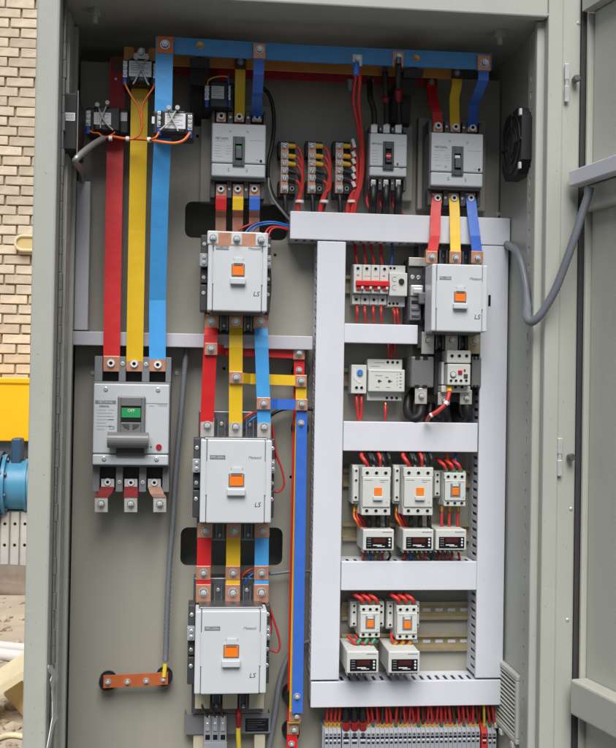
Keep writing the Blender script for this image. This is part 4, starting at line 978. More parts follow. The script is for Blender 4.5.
for k, (u, v0, v1) in enumerate(((421, 388, 404), (444, 392.5, 405), (466, 390, 404.5))):
    nm = ('left', 'middle', 'right')[k]
    lp = [(u, v0 + 4, .072), (u, v1, .072)]
    cpts = [[(421, 399, .070), (421, 408, .072), (419, 416, .075), (412, 419, .07), (408, 411, .05), (409, 399, .035), (414, 392, .02)],
            [(444, 400, .070), (445, 410, .074), (446, 420, .07), (438, 423, .055), (430, 416, .03), (431, 404, .02)],
            [(466, 400, .070), (467, 410, .074), (468, 420, .07), (460, 422, .055), (455, 414, .03), (454, 404, .02)]][k]
    q_ = [P(*p) for p in cpts]
    cable = mk('power_cable', MB().tube(q_, .0098, 12), 'black_plastic', loc=q_[0], label=f'thick black cable loop at the {nm} terminal of the overload relay' if k != 1 else 'thick black cable loop at the middle terminal of the overload relay', cat='cable', group='power cables below the overload relay')
    F = Fr(u - 6, v0, u + 6, v1, .0835); b = MB(); b.box(F.x0, F.x1, .0805, .0835, F.z0, F.z1, 0, .0008); mk('cable_lug', b, 'tin', cable); bolt(cable, P(u + .3, v0 + 8, .0836), .0068)
for k, (u, v) in enumerate(((428, 340.5), (451.7, 340.5), (474.4, 341.5))):
    q = Fr(u - 6.2, 332, u + 6.2, 354, .0775); b = MB(); b.box(q.x0, q.x1, .0702, .0775, q.z0, q.z1, 0, .001); lk = mk('link_tab', b, 'tin' if k < 2 else 'zinc_yellow', ov); bolt(lk, P(u, v - .5, .0777), .0074)
mo = wire([(449.5, 389, .097), (449, 394, .11), (446, 403, .115), (438, 411, .115), (430, 416, .11), (427, 420.5, .09)], .0040, 'wire_red', 'thick red wire with yellow ferrule leaving the overload relay', None)
b = MB(); b.cyl(P(449.6, 386.5, .097), P(449.2, 392, .105), .0050, n=12); mk('ferrule', b, 'ferrule_yellow', mo, loc=LOC[mo])
b = MB(); p, p2 = P(447, 401.5, .1146), P(445.4, 404.5, .1154); b.cyl(p, p2, .0048, n=10); mk('cable_tie', b, 'nylon_white', mo, loc=LOC[mo])
b = MB(); p, p2 = P(432.5, 414.6, .1122), P(430.3, 415.8, .1112); b.cyl(p, p2, .0048, n=10); mk('cable_tie', b, 'nylon_white', mo, loc=LOC[mo])
# auxiliary contact block left of the right contactor
ax = empty('auxiliary_contact_block', P(419, 290, 0), 'dark auxiliary contact block on the left flank of the right contactor', 'auxiliary contact')
q = Fr(408.5, 258, 431, 324, .06); b = MB(); b.box(q.x0, q.x1, .0005, .055, q.z0, q.z1, 0, .003); b.box(X(426.5, 300, .1), X(431, 300, .1), .0551, .105, q.z0 + .006, q.z1 - .018, 0, .003); mk('body', b, 'dark_plastic', ax)
b = MB(); b.box(q.x0, q.x1 + .002, .0552, .060, Z(419, 266, .06), Z(419, 257.5, .06), 0, .001); b.box(X(426, 262, .062), X(432, 262, .062), .0602, .064, Z(419, 265, .06), Z(419, 254, .06), 0, .001); mk('bracket', b, 'tin', ax)
for u, v in ((412.5, 277), (418.5, 277.3)): bolt(ax, P(u, v, .0552), .0042, 'pan')
q = Fr(411, 285, 423.5, 296, .078); b = MB(); b.box(q.x0, q.x1, .0552, .078, q.z0, q.z1, 0, .002); b.box(q.x0 + .004, q.x1 - .003, .0782, .085, q.z0 + .004, q.z1 - .006, 0, .002); mk('clamp', b, 'zinc', ax)
q = Fr(410, 296.5, 421, 320, .075); b = MB(); b.box(q.x0, q.x1, .0552, .075, q.z0, q.z1, 0, .002); sw = mk('switch_block', b, 'breaker_base', ax)
for v in (302, 309, 315.5):
    b = MB(); q2 = Fr(411.5, v - 1.5, 419.5, v + 1.5, .0757); b.box(q2.x0, q2.x1, .0751, .0772, q2.z0, q2.z1, 0, .0008); mk('tooth', b, 'zinc_dark' if v != 302 else 'void', sw)
q = Fr(419, 292, 429, 304, .090); b = MB(); b.box(q.x0, q.x1, .076, .090, q.z0, q.z1, 0, .003); p = P(426, 298, .0901); b.cyl(p, p + Vector((0, -.003, 0)), .004, n=12); mk('lever', b, 'handle_grey', ax)

# ------------------------------------------------------------------ din rails
def dinrail(u0, u1, v, label, slots=True, d=.012):
    q = Fr(u0, v - 9.3, u1, v + 9.3, d); r = empty('din_rail', q.c(), label, 'rail', 'mounting rails')
    h = .0175; zc = (q.z0 + q.z1) / 2; b = MB()
    b.box(q.x0, q.x1, .0005, .002, zc - .0115, zc + .0115); b.box(q.x0, q.x1, .0021, .0105, zc + .0105, zc + .0118); b.box(q.x0, q.x1, .0021, .0105, zc - .0118, zc - .0105)
    b.box(q.x0, q.x1, .0106, .012, zc + .0105, zc + h); b.box(q.x0, q.x1, .0106, .012, zc - h, zc - .0105); mk('profile', b, 'zinc_yellow', r)
    if slots:
        x = q.x0 + .012
        while x < q.x1 - .012:
            s = MB(); s.box(x, x + .015, .0021, .0024, zc - .003, zc + .003, 0, .0001); mk('slot', s, 'trunking', r); x += .025
    return r
dinrail(344, 412, 285, 'mounting rail behind the red switched breaker', False)
dinrail(344, 404, 377.5, 'mounting rail behind the grey timer relay', False)
dinrail(343, 470, 478, 'mounting rail behind the row of three small contactors', False)
dinrail(343, 470, 532, 'mounting rail behind the row of three display relays', False)
dinrail(342, 468, 611, 'mounting rail behind the row of two small contactors, bare to the right')
dinrail(342, 468, 642.5, 'mounting rail behind the row of two display relays, bare to the right')

# ------------------------------------------------------------------ small rail devices
def holes_row(r, F, n, b_, d, a0=.1, a1=.9, rad=.0033):
    for k in range(n): bolt(r, (F.x(a0 + (a1 - a0) * k / (n - 1)), -d - .0001, F.z(b_)), rad, 'hole')
F = Fr(353.5, 264, 388.5, 303.8, .060)
mc = empty('miniature_breaker', F.c(), 'white four pole miniature breaker with a red toggle bar', 'circuit breaker')
b = MB()
for k in range(4): a = k / 4; b.fbox(F, a + .004, 0, a + .246, 1, .0125, .044, 0, .001)
mk('body', b, 'face_cream', mc)
b = MB()
for k in range(4): a = k / 4; b.fbox(F, a + .004, .02, a + .246, .735, .0441, .060, 0, .0012)
mk('front', b, 'face_cream', mc)
b = MB(); b.fbox(F, 0.002, .742, .998, .765, .0441, .0455); mk('groove', b, 'print_grey', mc)
holes_row(mc, F, 4, .12, .060, .12, .88); holes_row(mc, F, 4, .88, .044, .12, .88)
b = MB(); b.fbox(F, .06, .42, 1.02, .56, .0601, .068, 0, .0015); mk('toggle_bar', b, 'red_paint', mc)
b = MB()
for k in range(4): b.fbox(F, .08 + k * .25, .5605, .20 + k * .25, .66, .0601, .064, 0, .001)
mk('toggle', b, 'red_paint', mc)
b = MB()
for k in range(4): b.fbox(F, .205 + k * .235, .57, .28 + k * .235, .64, .0601, .067, 0, .001)
mk('toggle_tip', b, 'face_cream', mc)
line_print(mc, F, [(.09, .27, .16, .31), (.83, .27, .90, .31), (.3, .30, .5, .31), (.56, .3, .72, .31)], 'copper')
F = Fr(389.2, 264.5, 406.8, 306, .060)
tr_ = empty('control_relay', F.c(), 'narrow white rail relay with one black knob beside the red toggle bar', 'relay')
b = MB(); b.box(F.x0, F.x1, .0125, .044, F.z0, F.z1, 0, .001); mk('body', b, 'face_cream', tr_)
b = MB(); b.fbox(F, .0, .20, 1.02, .76, .0441, .062, 0, .0015); mk('front', b, 'face_cream', tr_)
p = F.p(.68, .41, .0621); b = MB(); b.cyl(p, p + Vector((0, -.004, 0)), .0058, .005, n=18); mk('knob', b, 'black_plastic', tr_)
b = MB(); 
for a_, b__ in ((.3, .56), (.3, .36)): p = F.p(a_, b__, .0621); b.tube([p + Vector((.005 * math.cos(t / 6 * 2 * math.pi), -.0002, .005 * math.sin(t / 6 * 2 * math.pi))) for t in range(1, 6)], .0004, 5)
mk('print', b, 'print_grey', tr_)
for a in (.15, .36): bolt(tr_, F.p(a, .07, .0441), .0028, 'hole')
for a in (.12, .34, .56): bolt(tr_, F.p(a, .93, .0441), .0028, 'hole')
F = Fr(351.3, 364.8, 366.6, 393.6, .055)
th = empty('control_relay', F.c(), 'narrow rail relay with one blue dial left of the wide grey timer', 'relay')
b = MB(); b.box(F.x0, F.x1, .0125, .055, F.z0, F.z1, 0, .0015); mk('body', b, 'face_cream', th)
p = F.p(.55, .27, .0551); b = MB(); b.cyl(p, p + Vector((0, -.003, 0)), .0058, n=18); mk('dial', b, 'button_blue', th)
b = MB(); b.prism([F.p(.12, .1, .0552), F.p(.3, .14, .0552), F.p(.3, .4, .0552), F.p(.62, .62, .0552), F.p(.5, .64, .0552), F.p(.12, .45, .0552)], (0, -.0005, 0)); mk('pointer_field', b, 'label_white', th)
for a in (.35, .68): bolt(th, F.p(a, .80, .0551), .0034, 'hole')
b = MB(); b.fbox(F, .15, .94, .9, 1.02, .030, .050); mk('terminal', b, 'wire_black', th)
F = Fr(368, 359.2, 403, 400.8, .055)
tm = empty('timer_relay', F.c(), 'wide grey rail timer with two small setting slots', 'relay')
b = MB(); b.box(F.x0, F.x1, .0125, .046, F.z0, F.z1, 0, .0015); mk('body', b, 'face_cream', tm)
b = MB(); b.fbox(F, .0, .25, 1.03, .78, .0461, .062, 0, .0015); mk('front', b, 'face_cream', tm)
for a, b__ in ((.30, .53), (.59, .53)):
    p = F.p(a, b__, .0621); b = MB(); b.cyl(p, p + Vector((0, -.0005, 0)), .0028, n=14); b.prism([p + Vector((.002, 0, .0012)), p + Vector((.0062, 0, 0)), p + Vector((.002, 0, -.0012))], (0, -.0005, 0)); mk('setting_slot', b, 'print_dark', tm)
b = MB()
for k in range(5): b.fbox(F, .88, .34 + k * .08, .94, .36 + k * .08, .0621, .0624)
for k in range(4): b.fbox(F, .80, .36 + k * .08, .83, .375 + k * .08, .0621, .0624)
b.fbox(F, .18, .39, .40, .40, .0621, .0624); b.fbox(F, .47, .43, .56, .445, .0621, .0624); b.fbox(F, .2, .67, .32, .68, .0621, .0624); b.fbox(F, .5, .67, .62, .68, .0621, .0624); b.fbox(F, .05, .30, .95, .305, .0621, .0624)
b.fbox(F, .2, .08, .5, .09, .0461, .0464); b.fbox(F, .1, .17, .35, .18, .0461, .0464); mk('print', b, 'print_grey', tm)
for a in (.58, .72, .86): bolt(tm, F.p(a, .07, .0461), .0030, 'hole'); bolt(tm, F.p(a - .01, .93, .0461), .0030, 'hole')

# small contactors
def small_contactor(F, label, big, aux_r, group):
    """F: front rectangle of the body"""
    d = F.d; r = empty('contactor', F.c(), label, 'contactor', group)
    b = MB(); b.fbox(F, -.02, -.02, 1.02, 1.02, .0125, d - .04, 0, .002); b.fbox(F, 0, 0, 1, 1, d - .0399, d - .012, 0, .0015); mk('body', b, 'face_cream', r)
    for b0, b1 in ((0, .2), (.83, 1)): b = MB(); b.fbox(F, .0, b0, 1, b1, d - .0119, d - .003, 0, .0012); mk('terminal_cover', b, 'face_cream', r)
    b = MB(); b.fbox(F, .02, .2005, .98, .8295, d - .0119, d, 0, .0015); mk('front', b, 'face_cream', r)
    for k in range(3):
        a = .18 + .32 * k; bolt(r, F.p(a, .12, d - .0029), .0036 if big else .0033, 'hole'); bolt(r, F.p(a, .91, d - .0029), .0036 if big else .0033, 'hole')
    if big:
        b = MB(); b.fbox(F, .42, .42, .68, .58, d + .0001, d + .0012, 0, .0003); mk('indicator', b, 'orange_ind', r)
        b = MB(); b.fbox(F, .38, .60, .70, .68, d + .0001, d + .006, 0, .001); mk('latch_tab', b, 'face_white', r)
    else:
        b = MB(); b.fbox(F, .27, .32, .73, .72, d + .0001, d + .0006); fr = mk('indicator_frame', b, 'print_grey', r)
        b = MB(); b.fbox(F, .35, .44, .65, .66, d + .0007, d + .002, 0, .0004); mk('indicator', b, 'orange_ind', fr)
        b = MB(); b.fbox(F, .36, .33, .64, .40, d + .0007, d + .0022, 0, .0004); mk('latch_tab', b, 'face_white', fr)
    b = MB(); b.fbox(F, .08, .26, .35, .27, d + .0001, d + .0003); b.fbox(F, .6, .26, .9, .27, d + .0001, d + .0003); b.fbox(F, .62, .30, .78, .31, d + .0001, d + .0003); mk('print', b, 'print_grey', r)
    text(r, 'LS', F.p(.82, .73, d + .0002), .0036, 'print_grey')
    for s, w_, dd in ((-1, .0135, d - .030), (1, aux_r, d - .030)):
        if not w_: continue
        x0, x1 = (F.x0 - w_, F.x0 - .0005) if s < 0 else (F.x1 + .0005, F.x1 + w_)
        b = MB(); b.box(x0, x1, .0125, dd - .006, F.z(.80), F.z(-.02), 0, .0012); b.box(x0 + .001, x1 - .001, dd - .0059, dd, F.z(.74), F.z(.04), 0, .0012); ac = mk('auxiliary_contact', b, 'face_cream', r)
        for bb in (.10, .30, .66): bolt(ac, ((x0 + x1) / 2, -dd - .0001, F.z(bb)), .0026, 'hole')
    return r
g3, g2 = 'small contactors in the row of three', 'small contactors in the row of two'
small_contactor(Fr(362, 467.5, 391, 515.5, .100), 'small contactor, first from the left in the row of three', True, .004, g3)
small_contactor(Fr(403.6, 467.5, 433.4, 515.5, .100), 'small contactor in the middle of the row of three', True, .004, g3)
small_contactor(Fr(444.5, 473, 466.2, 506.5, .080), 'smallest contactor, rightmost of the row of three', False, .008, g3)
small_contactor(Fr(360, 606, 380.5, 638, .080), 'small contactor, first from the left in the row of two', False, .013, g2)
small_contactor(Fr(396.7, 606, 417.8, 640, .080), 'small contactor, right one in the row of two', False, .010, g2)

# display relays
def display_relay(F, label, group):
    d = F.d; r = empty('display_relay', F.c(), label, 'display relay', group)
    b = MB(); vs = []
    x0, x1, z0, z1 = F.x0 + .001, F.x1 - .001, F.z0 + .004, F.z1
    b.box(F.x0 + .0006, F.x1 - .0006, .0125, d - .0061, F.z0 + .003, F.z1 - .0006, 0, .002); mk('case', b, 'face_cream', r)
    b = MB(); b.box(F.x0, F.x1, d - .006, d, F.z0 + .004, F.z1, 0, .002); mk('front', b, 'face_cream', r)
    b = MB(); b.fbox(F, .10, .32, .93, .82, d + .0001, d + .0008, 0, .0003); pn = mk('display_panel', b, 'screen_black', r)
    b = MB(); b.fbox(F, .32, .36, .73, .57, d + .0009, d + .0012); mk('display', b, 'screen_red', pn)
    q = Fr(0, 0, 1, 1, 0); q.x0, q.x1, q.z0, q.z1 = F.x(.34), F.x(.71), F.z(.56), F.z(.37); q.w, q.h = q.x1 - q.x0, q.z1 - q.z0
    b = MB()
    for k in range(4):
        a = .04 + .25 * k
        for (a0, b0, a1, b1) in ((0, .1, .18, .17), (0, .46, .18, .53), (0, .83, .18, .9), (0, .1, .03, .9), (.15, .1, .18, .9)): b.fbox(q, a + a0, b0, a + a1, b1, d + .0013, d + .0015)
    mk('digits', b, 'bronze', pn)
    b = MB()
    for k in range(3): p = F.p(.85, .42 + .13 * k, d + .0009); b.cyl(p, p + Vector((0, -.001, 0)), .0020, n=10)
    b.fbox(F, .32, .655, .60, .70, d + .0009, d + .0016, 0, .0003); b.fbox(F, .45, .71, .70, .74, d + .0009, d + .0012); mk('button', b, 'label_white', pn)
    b = MB()
    for k in range(4): b.fbox(F, .14, .38 + .10 * k, .26, .41 + .10 * k, d + .0009, d + .0011)
    mk('print', b, 'print_grey', pn)
    b = MB()
    for k in range(6): b.fbox(F, .07 + k * .15, .90, .16 + k * .15, 1.0, d - .03, d - .012, 0, .001)
    mk('terminals', b, 'black_plastic', r)
    b = MB()
    for k in range(7): b.fbox(F, .02 + k * .15, .94, .05 + k * .15, 1.02, d - .03, d - .005, 0, .0005)
    mk('terminal_ribs', b, 'face_cream', r)
    b = MB(); b.fbox(F, .62, .10, .93, .13, d + .0001, d + .0003); mk('print', b, 'print_grey', r)
    return r
g3, g2 = 'display relays in the row of three', 'display relays in the row of two'
display_relay(Fr(363, 529.5, 394, 552.8, .095), 'relay with red digit display, first from the left in the row of three', g3)
display_relay(Fr(403, 529.5, 433.6, 552.8, .095), 'relay with red digit display, middle one in the row of three', g3)
display_relay(Fr(435.8, 529.5, 466.4, 552.4, .095), 'relay with red digit display, rightmost in the row of three', g3)
display_relay(Fr(346.8, 651.5, 378.6, 675.5, .125), 'relay with red digit display, left one in the row of two', g2)
display_relay(Fr(388.4, 651.5, 419.8, 675.5, .125), 'relay with red digit display, right one in the row of two', g2)
# ------------------------------------------------------------------ current transformers on the bars
def ct(u0, v0, u1, v1, d0, d1, lab, terms, label, ties=True, extra=None, tie_ends=()):
    F = Fr(u0, v0, u1, v1, d1); r = empty('current_transformer', Vector(((F.x0 + F.x1) / 2, -d0, (F.z0 + F.z1) / 2)), label, 'current transformer', 'current transformers on the bars')
    b = MB(); b.box(F.x0, F.x1, d0, d1 - .012, F.z0, F.z1, 0, .004); b.box(F.x0 + F.w * .2, F.x1 - F.w * .2, d1 - .0119, d1, F.z0 + .002, F.z1 - .001, 0, .003); mk('body', b, 'black_plastic', r)
    q = Fr(*lab, d1 + .0006); b = MB(); b.box(q.x0, q.x1, d1 + .0001, d1 + .0006, q.z0, q.z1); lb = mk('label', b, 'label_white', r)
    b = MB(); q.d = d1
    for k, (b0, w_) in enumerate(((.12, .8), (.28, .5), (.42, .75), (.56, .6), (.74, .8))): b.fbox(q, .08, b0, .08 + w_, b0 + .05, d1 + .0007, d1 + .0009)
    mk('print', b, 'print_pale', lb)
    for u, va, vb in terms:
        t = Fr(u - 2.4, va - 1.5, u + 2.4, vb + 1.5, d1); b = MB(); b.box(t.x0, t.x1, d1 - .0119, d1 - .004, t.z0, t.z1, 0, .001); tbk = mk('terminal_block', b, 'zinc', r)
        n = 3
        for k in range(n): bolt(tbk, P(u, va + 1.5 + (vb - va - 3) * k / (n - 1), d1 - .0039), .0036, 'pan')
        b = MB(); p = P(u, vb + 2.5, d1 - .008); b.cyl(p, p + Vector((0, .003, -.012)), .0042, n=10); mk('wire_sleeve', b, 'royal_blue', r)
    if extra:
        e = Fr(*extra, d1 - .008); b = MB(); b.box(e.x0, e.x1, d1 - .0119, d1 - .0112, e.z0, e.z1); mk('sticker', b, 'label_white', r)
    for pts in tie_ends:
        b = MB(); b.tube([P(a, c, d1 + .0028 + .0016 * i) for i, (a, c) in enumerate(pts)], .0015, 6); p = P(*pts[0], d1 + .005); b.cyl(p, p + Vector((0, -.005, 0)), .0040, n=10); mk('cable_tie', b, 'nylon_clear', r)
    return r
ct(85, 106, 129, 132, .030, .105, (94, 112.5, 111, 124.5), [(88, 111, 124), (115.5, 111, 124)], 'current transformer with crossed cable ties on the red bar', extra=(120, 112, 127, 120.5),
   tie_ends=[((97.5, 105), (101, 114), (105, 122), (113, 130)), ((107.5, 103), (104, 112), (100.5, 121), (100.5, 128))])
ct(122, 57.5, 157, 83, .075, .150, (129, 61, 151.5, 76.5), [(125, 61, 75), (155.3, 64, 76)], 'current transformer with clear ties on the yellow bar, highest of all',
   tie_ends=[((136, 58), (140, 66), (146, 80), (149, 85)), ((147, 58), (142, 66), (136, 79), (133, 84))])
ct(152, 109.5, 194, 134, .130, .205, (165, 113, 185.5, 128.5), [(159.5, 112, 125), (190, 116, 128)], 'current transformer with round tie heads on the light blue bar', extra=(151.8, 116, 154.5, 123),
   tie_ends=[((169, 108), (170, 114), (175, 124), (178, 131)), ((177.5, 108), (174, 114), (169, 122), (160, 130))])
ct(203.5, 80, 235, 109, .030, .095, (211.5, 86, 224, 98.5), [(207, 86, 98), (228.5, 86, 98)], 'small current transformer with two wires over its top, above the centre breaker')
# bracket of the yellow bar's transformer
q = Fr(133, 50, 148, 60, .135); b = MB(); b.box(q.x0, q.x1, .114, .118, q.z0, q.z1, 0, .001)
br = mk('clamp_bracket', b, 'tin', loc=q.c(), label='small tin clamp bracket above the highest current transformer', cat='bracket'); bolt(br, P(141, 53, .1182), .0066)
# secondary wiring, orange
OG = 'orange secondary wires of the transformers'
wire([(103, 138, .11), (112, 136.5, .125), (124, 138.5, .14), (138, 139, .145), (150, 140, .19), (162, 142, .215), (175, 143, .215), (184, 140, .21), (190, 133, .2)], .0025, 'wire_orange', 'orange wire harness running across the three tall bars', OG, name='wire_harness')
wire([(88, 130, .095), (93, 132.5, .10), (99, 133.5, .105), (103, 138, .11)], .0018, 'wire_orange', 'orange wire from the left terminal of the transformer on the red bar', OG)
wire([(115.5, 130, .097), (113, 134, .105), (106, 137.5, .11)], .0018, 'wire_orange', 'orange wire from the right terminal of the transformer on the red bar', OG)
wire([(124.5, 80, .14), (126, 86, .15), (132, 97, .153), (138, 107, .15), (141, 118, .148), (141.5, 128, .147), (139, 135, .146), (133, 139, .144)], .0018, 'wire_orange', 'orange wire from the left terminal of the highest transformer', OG)
wire([(155, 82, .14), (153, 88, .15), (147, 97, .153), (142.5, 106, .15), (141.8, 118, .149), (142, 128, .148)], .0018, 'wire_orange', 'orange wire from the right terminal of the highest transformer', OG)
wire([(159.5, 131, .195), (156, 137, .205), (150, 139.6, .195)], .0018, 'wire_orange', 'orange wire from the left terminal of the transformer on the light blue bar', OG)
wire([(207, 86, .09), (208.5, 80, .1), (215, 77, .1), (223, 76, .1), (228, 77, .1)], .0018, 'brass', 'tan wire arching over the small transformer above the centre breaker', None)
wire([(228.5, 86, .09), (228.5, 80, .097), (228, 75, .1)], .0022, 'royal_blue', 'blue wire rising from the small transformer above the centre breaker', None)
for k, (u, v) in enumerate(((110.5, 138.3), (127.5, 138.8), (149, 139.8))):
    p = P(u, v, (.126, .143, .19)[k]); b = MB(); b.cyl(p - Vector((.003, 0, 0)), p + Vector((.003, 0, 0)), .0046, n=10); mk('cable_tie', b, 'nylon_white', loc=p, label=('small white tie on the orange harness before the red bar', 'small white tie on the orange harness before the yellow bar', 'small white tie on the orange harness beside the light blue bar')[k], cat='cable tie', group='ties on the orange harness')

# ------------------------------------------------------------------ neutral strips
def strip_block(du, label, nred):
    U = lambda u: u + du
    q = Fr(U(278.3), 141, U(295), 197.5, .03); r = empty('terminal_strip', q.c(), label, 'terminal strip', 'copper terminal strips on black blocks')
    for v0, v1 in ((141, 157), (181, 197.5)):
        t = Fr(U(278), v0, U(295.2), v1, .032); b = MB(); b.box(t.x0, t.x1, .0005, .030, t.z0, t.z1, 0, .002); b.box(t.x0 + .006, t.x1 - .012, .0301, .0335, t.z0 + .002, t.z1 - .002, 0, .001); mk('insulator', b, 'black_plastic', r)
    t = Fr(U(280.6), 143.5, U(288.6), 193, .040); b = MB(); b.box(t.x0, t.x1, .0337, .038, t.z0, t.z1, 0, .0008); mk('bus_strip', b, 'copper', r)
    for k, v in enumerate((145.5, 155.5, 163, 170.5, 178, 188.5)):
        b = MB(); w_ = Fr(U(281), v - 3, U(288.3), v + 3, .0385); b.box(w_.x0, w_.x1, .0381, .0392, w_.z0, w_.z1, 0, .0003); cl = mk('terminal', b, 'tin', r); bolt(cl, P(U(284.5), v, .0393), .0056 if k < 5 else .0066, 'hex' if k == 5 else 'pan')
        if k < 5:
            b = MB(); p0, p1 = P(U(288.2), v + .5, .041), P(U(295.4), v + .8 + .5 * k, .041); b.cyl(p0, p1, .0050, .0046, n=12); mk('cable_sleeve', b, 'ferrule_yellow' if k < 3 else 'wire_black', r)
    t = Fr(U(288.6), 183, U(295), 194, .040); b = MB(); b.box(t.x0, t.x1, .0303, .040, t.z0, t.z1, 0, .001); mk('end_block', b, 'black_plastic', r); bolt(r, P(U(292), 188.5, .0401), .0034, 'hole')
    return r
names = ('left one', 'middle one', 'right one')
for i in range(3):
    du = 27.4 * i
    strip_block(du, f'copper terminal strip with yellow sleeves, {names[i]} of the three', 3)
    nm = ('left', 'middle', 'right')[i]
    for k, v in enumerate((146.5, 156.5, 164.5)):
        x = 295.4 + du; e = 300.5 + du - (3.5 if i else 1.0) + k * .9 * -1
        wire([(x, v, .041), (x + 4, v + 3, .044), (x + 6.8, v + 13, .045), (x + 7, v + 24, .044), (e + 1.5, 194, .042), (e - .5 - 2.2 * (i > 0), 206, .040), (e - 1 - 3 * (i > 0), 220, .03)], .0029, 'wire_red', f'red wire curving down from a yellow sleeve of the {nm} terminal strip', f'red wires of the {nm} terminal strip')
    for k, v in enumerate((172.5, 180.5)):
        x = 295.2 + du
        wire([(x, v, .041), (x + 3.5, v + 2.5, .043), (x + 5, v + 10, .04), (x + 4.2, 196, .037), (x + 2 - i, 210, .033), (x + 1 - i, 222, .028)], .0027, 'wire_black' if k == 0 else 'wire_red', f'{"black" if k == 0 else "dark red"} wire curving down from the lower sleeves of the {nm} terminal strip', None)
    wire([(284.6 + du, 193, .03), (285.2 + du, 200, .034), (285.8 + du, 213, .034), (286 + du, 222, .03)], .0046, 'wire_black', f'thick black cable running down from the {nm} terminal strip', None, 'cable', 'power_cable')
    p = P(299.5 + du - (2.8 * (i > 0)), 201.5, .043); b = MB(); b.cyl(p - Vector((0, 0, .0022)), p + Vector((0, 0, .0022)), .0085, n=12)
    mk('cable_tie', b, 'nylon_white', loc=p, label=f'white cable tie round the red wires of the {nm} terminal strip', cat='cable tie', group='ties below the terminal strips')
# white number tags on the wires of the right strip
for k, (v, h) in enumerate(((143, 7), (154, 3.5), (161, 3.5), (169, 3.5), (176, 3.5), (184, 3.5))):
    p0, p1 = P(352.5, v - h / 2 - .5, .048), P(354.8, v + h / 2 + 1, .048); b = MB(); b.cyl(p0, p1, .0036, n=10)
    mk('wire_tag', b, 'nylon_white', loc=p0, label='large white wire tag beside the right terminal strip' if k == 0 else 'small white wire tag beside the right terminal strip', cat='wire tag', group='wire tags beside the right terminal strip')
# red cables rising to the blue collecting bar
for k, (a, c_) in enumerate(((354.2, 0), (358.6, .004))):
    wire([(356.5, 68, .175), (a + 1, 78, .16), (a + (0 if k else -.8), 100, .12), (a + 3.2 - k * 1.2, 122, .08), (360.8 + k * 1.5, 145, .055 + c_), (361.2 + k * 1.8, 165, .05), (359 + k * 2, 185, .048), (354 + k * 2.4, 201, .045), (350 + k * 3, 220, .035)], .0040, 'wire_red', f'long red wire hanging from the blue busbar, {("left", "right")[k]} of two', 'red wires hanging from the blue busbar')
p = P(356, 67, .176); b = MB(); b.cyl(p + Vector((0, 0, .008)), p - Vector((0, 0, .014)), .006, n=12); mk('wire_sleeve', b, 'royal_blue', loc=p, label='blue sleeve where the red wires meet the blue busbar', cat='sleeve')
p = P(350, 80, .16); b = MB(); b.cyl(p, p - Vector((0, 0, .02)), .007, .004, n=12); mk('wire_sleeve', b, 'dark_plastic', loc=p, label='dark wire sleeve hanging left of the long red wires', cat='sleeve')
p = P(352.5, 204.5, .045); b = MB(); b.cyl(p - Vector((.004, 0, .003)), p + Vector((.004, 0, .003)), .012, n=12)
# black cables to the small breaker
for k, (pts, red, c_) in enumerate((([(369.5, 80, .06), (369.8, 88, .07), (370.2, 98, .075), (372.3, 105, .075), (374, 112, .072), (374.3, 128, .068)], None, 'left'),
                                  ([(385, 72, .118), (385.4, 85, .11), (386, 98, .09), (386.6, 112, .075), (386.6, 128, .068)], (386, 98.5, 2.2), 'middle'),
                                  ([(398.5, 64, .176), (398.3, 74, .165), (398.4, 90, .125), (398.8, 105, .085), (398.8, 128, .068)], (398.4, 94, 8), 'right'))):
    q_ = [P(*p) for p in pts]; cbl = mk('power_cable', MB().tube(q_, .0056, 10), 'wire_black', loc=q_[0], label=f'black power cable into the {c_} terminal of the small breaker', cat='cable', group='black cables above the small breaker')
    if red:
        i = 2; p = P(red[0], red[1], pts[2][2] if k == 1 else .118); t = (q_[3] - q_[1]).normalized(); hl_ = px(red[2]); b = MB(); b.cyl(p - t * hl_, p + t * hl_, .0064, n=12); mk('heat_shrink', b, 'sleeve_red', cbl, loc=LOC[cbl])
    b = MB(); p = q_[-1]; b.cyl(p + Vector((0, -.001, .006)), p + Vector((0, -.001, -.006)), .0066, n=12); mk('cable_lug', b, 'tin', cbl, loc=LOC[cbl])
    p = q_[0]; b = MB(); b.cyl(p + Vector((0, 0, .012)), p, .0052, n=12); mk('cable_lug', b, 'zinc_dark', cbl, loc=LOC[cbl])
# outgoing cables of the small breaker with red loops
for k, u in enumerate((373.3, 386, 398.4)):
    c_ = ('left', 'middle', 'right')[k]; q_ = [P(u, 186, .072), P(u, 194, .078), P(u - .4, 203, .075), P(u - 1, 216, .05)]
    cbl = mk('power_cable', MB().tube(q_, .0075, 12), 'black_plastic', loc=q_[0], label=f'short black cable below the {c_} terminal of the small breaker', cat='cable', group='black cables below the small breaker')
    wire([(u - 5.6, 195, .045), (u - 6.2, 202, .05), (u - 3.5, 208.5, .055), (u + 2, 210.5, .055), (u + 4, 216, .04)], .0030, 'wire_red', f'red wire loop beside the {c_} black cable below the small breaker', 'red loops below the small breaker')

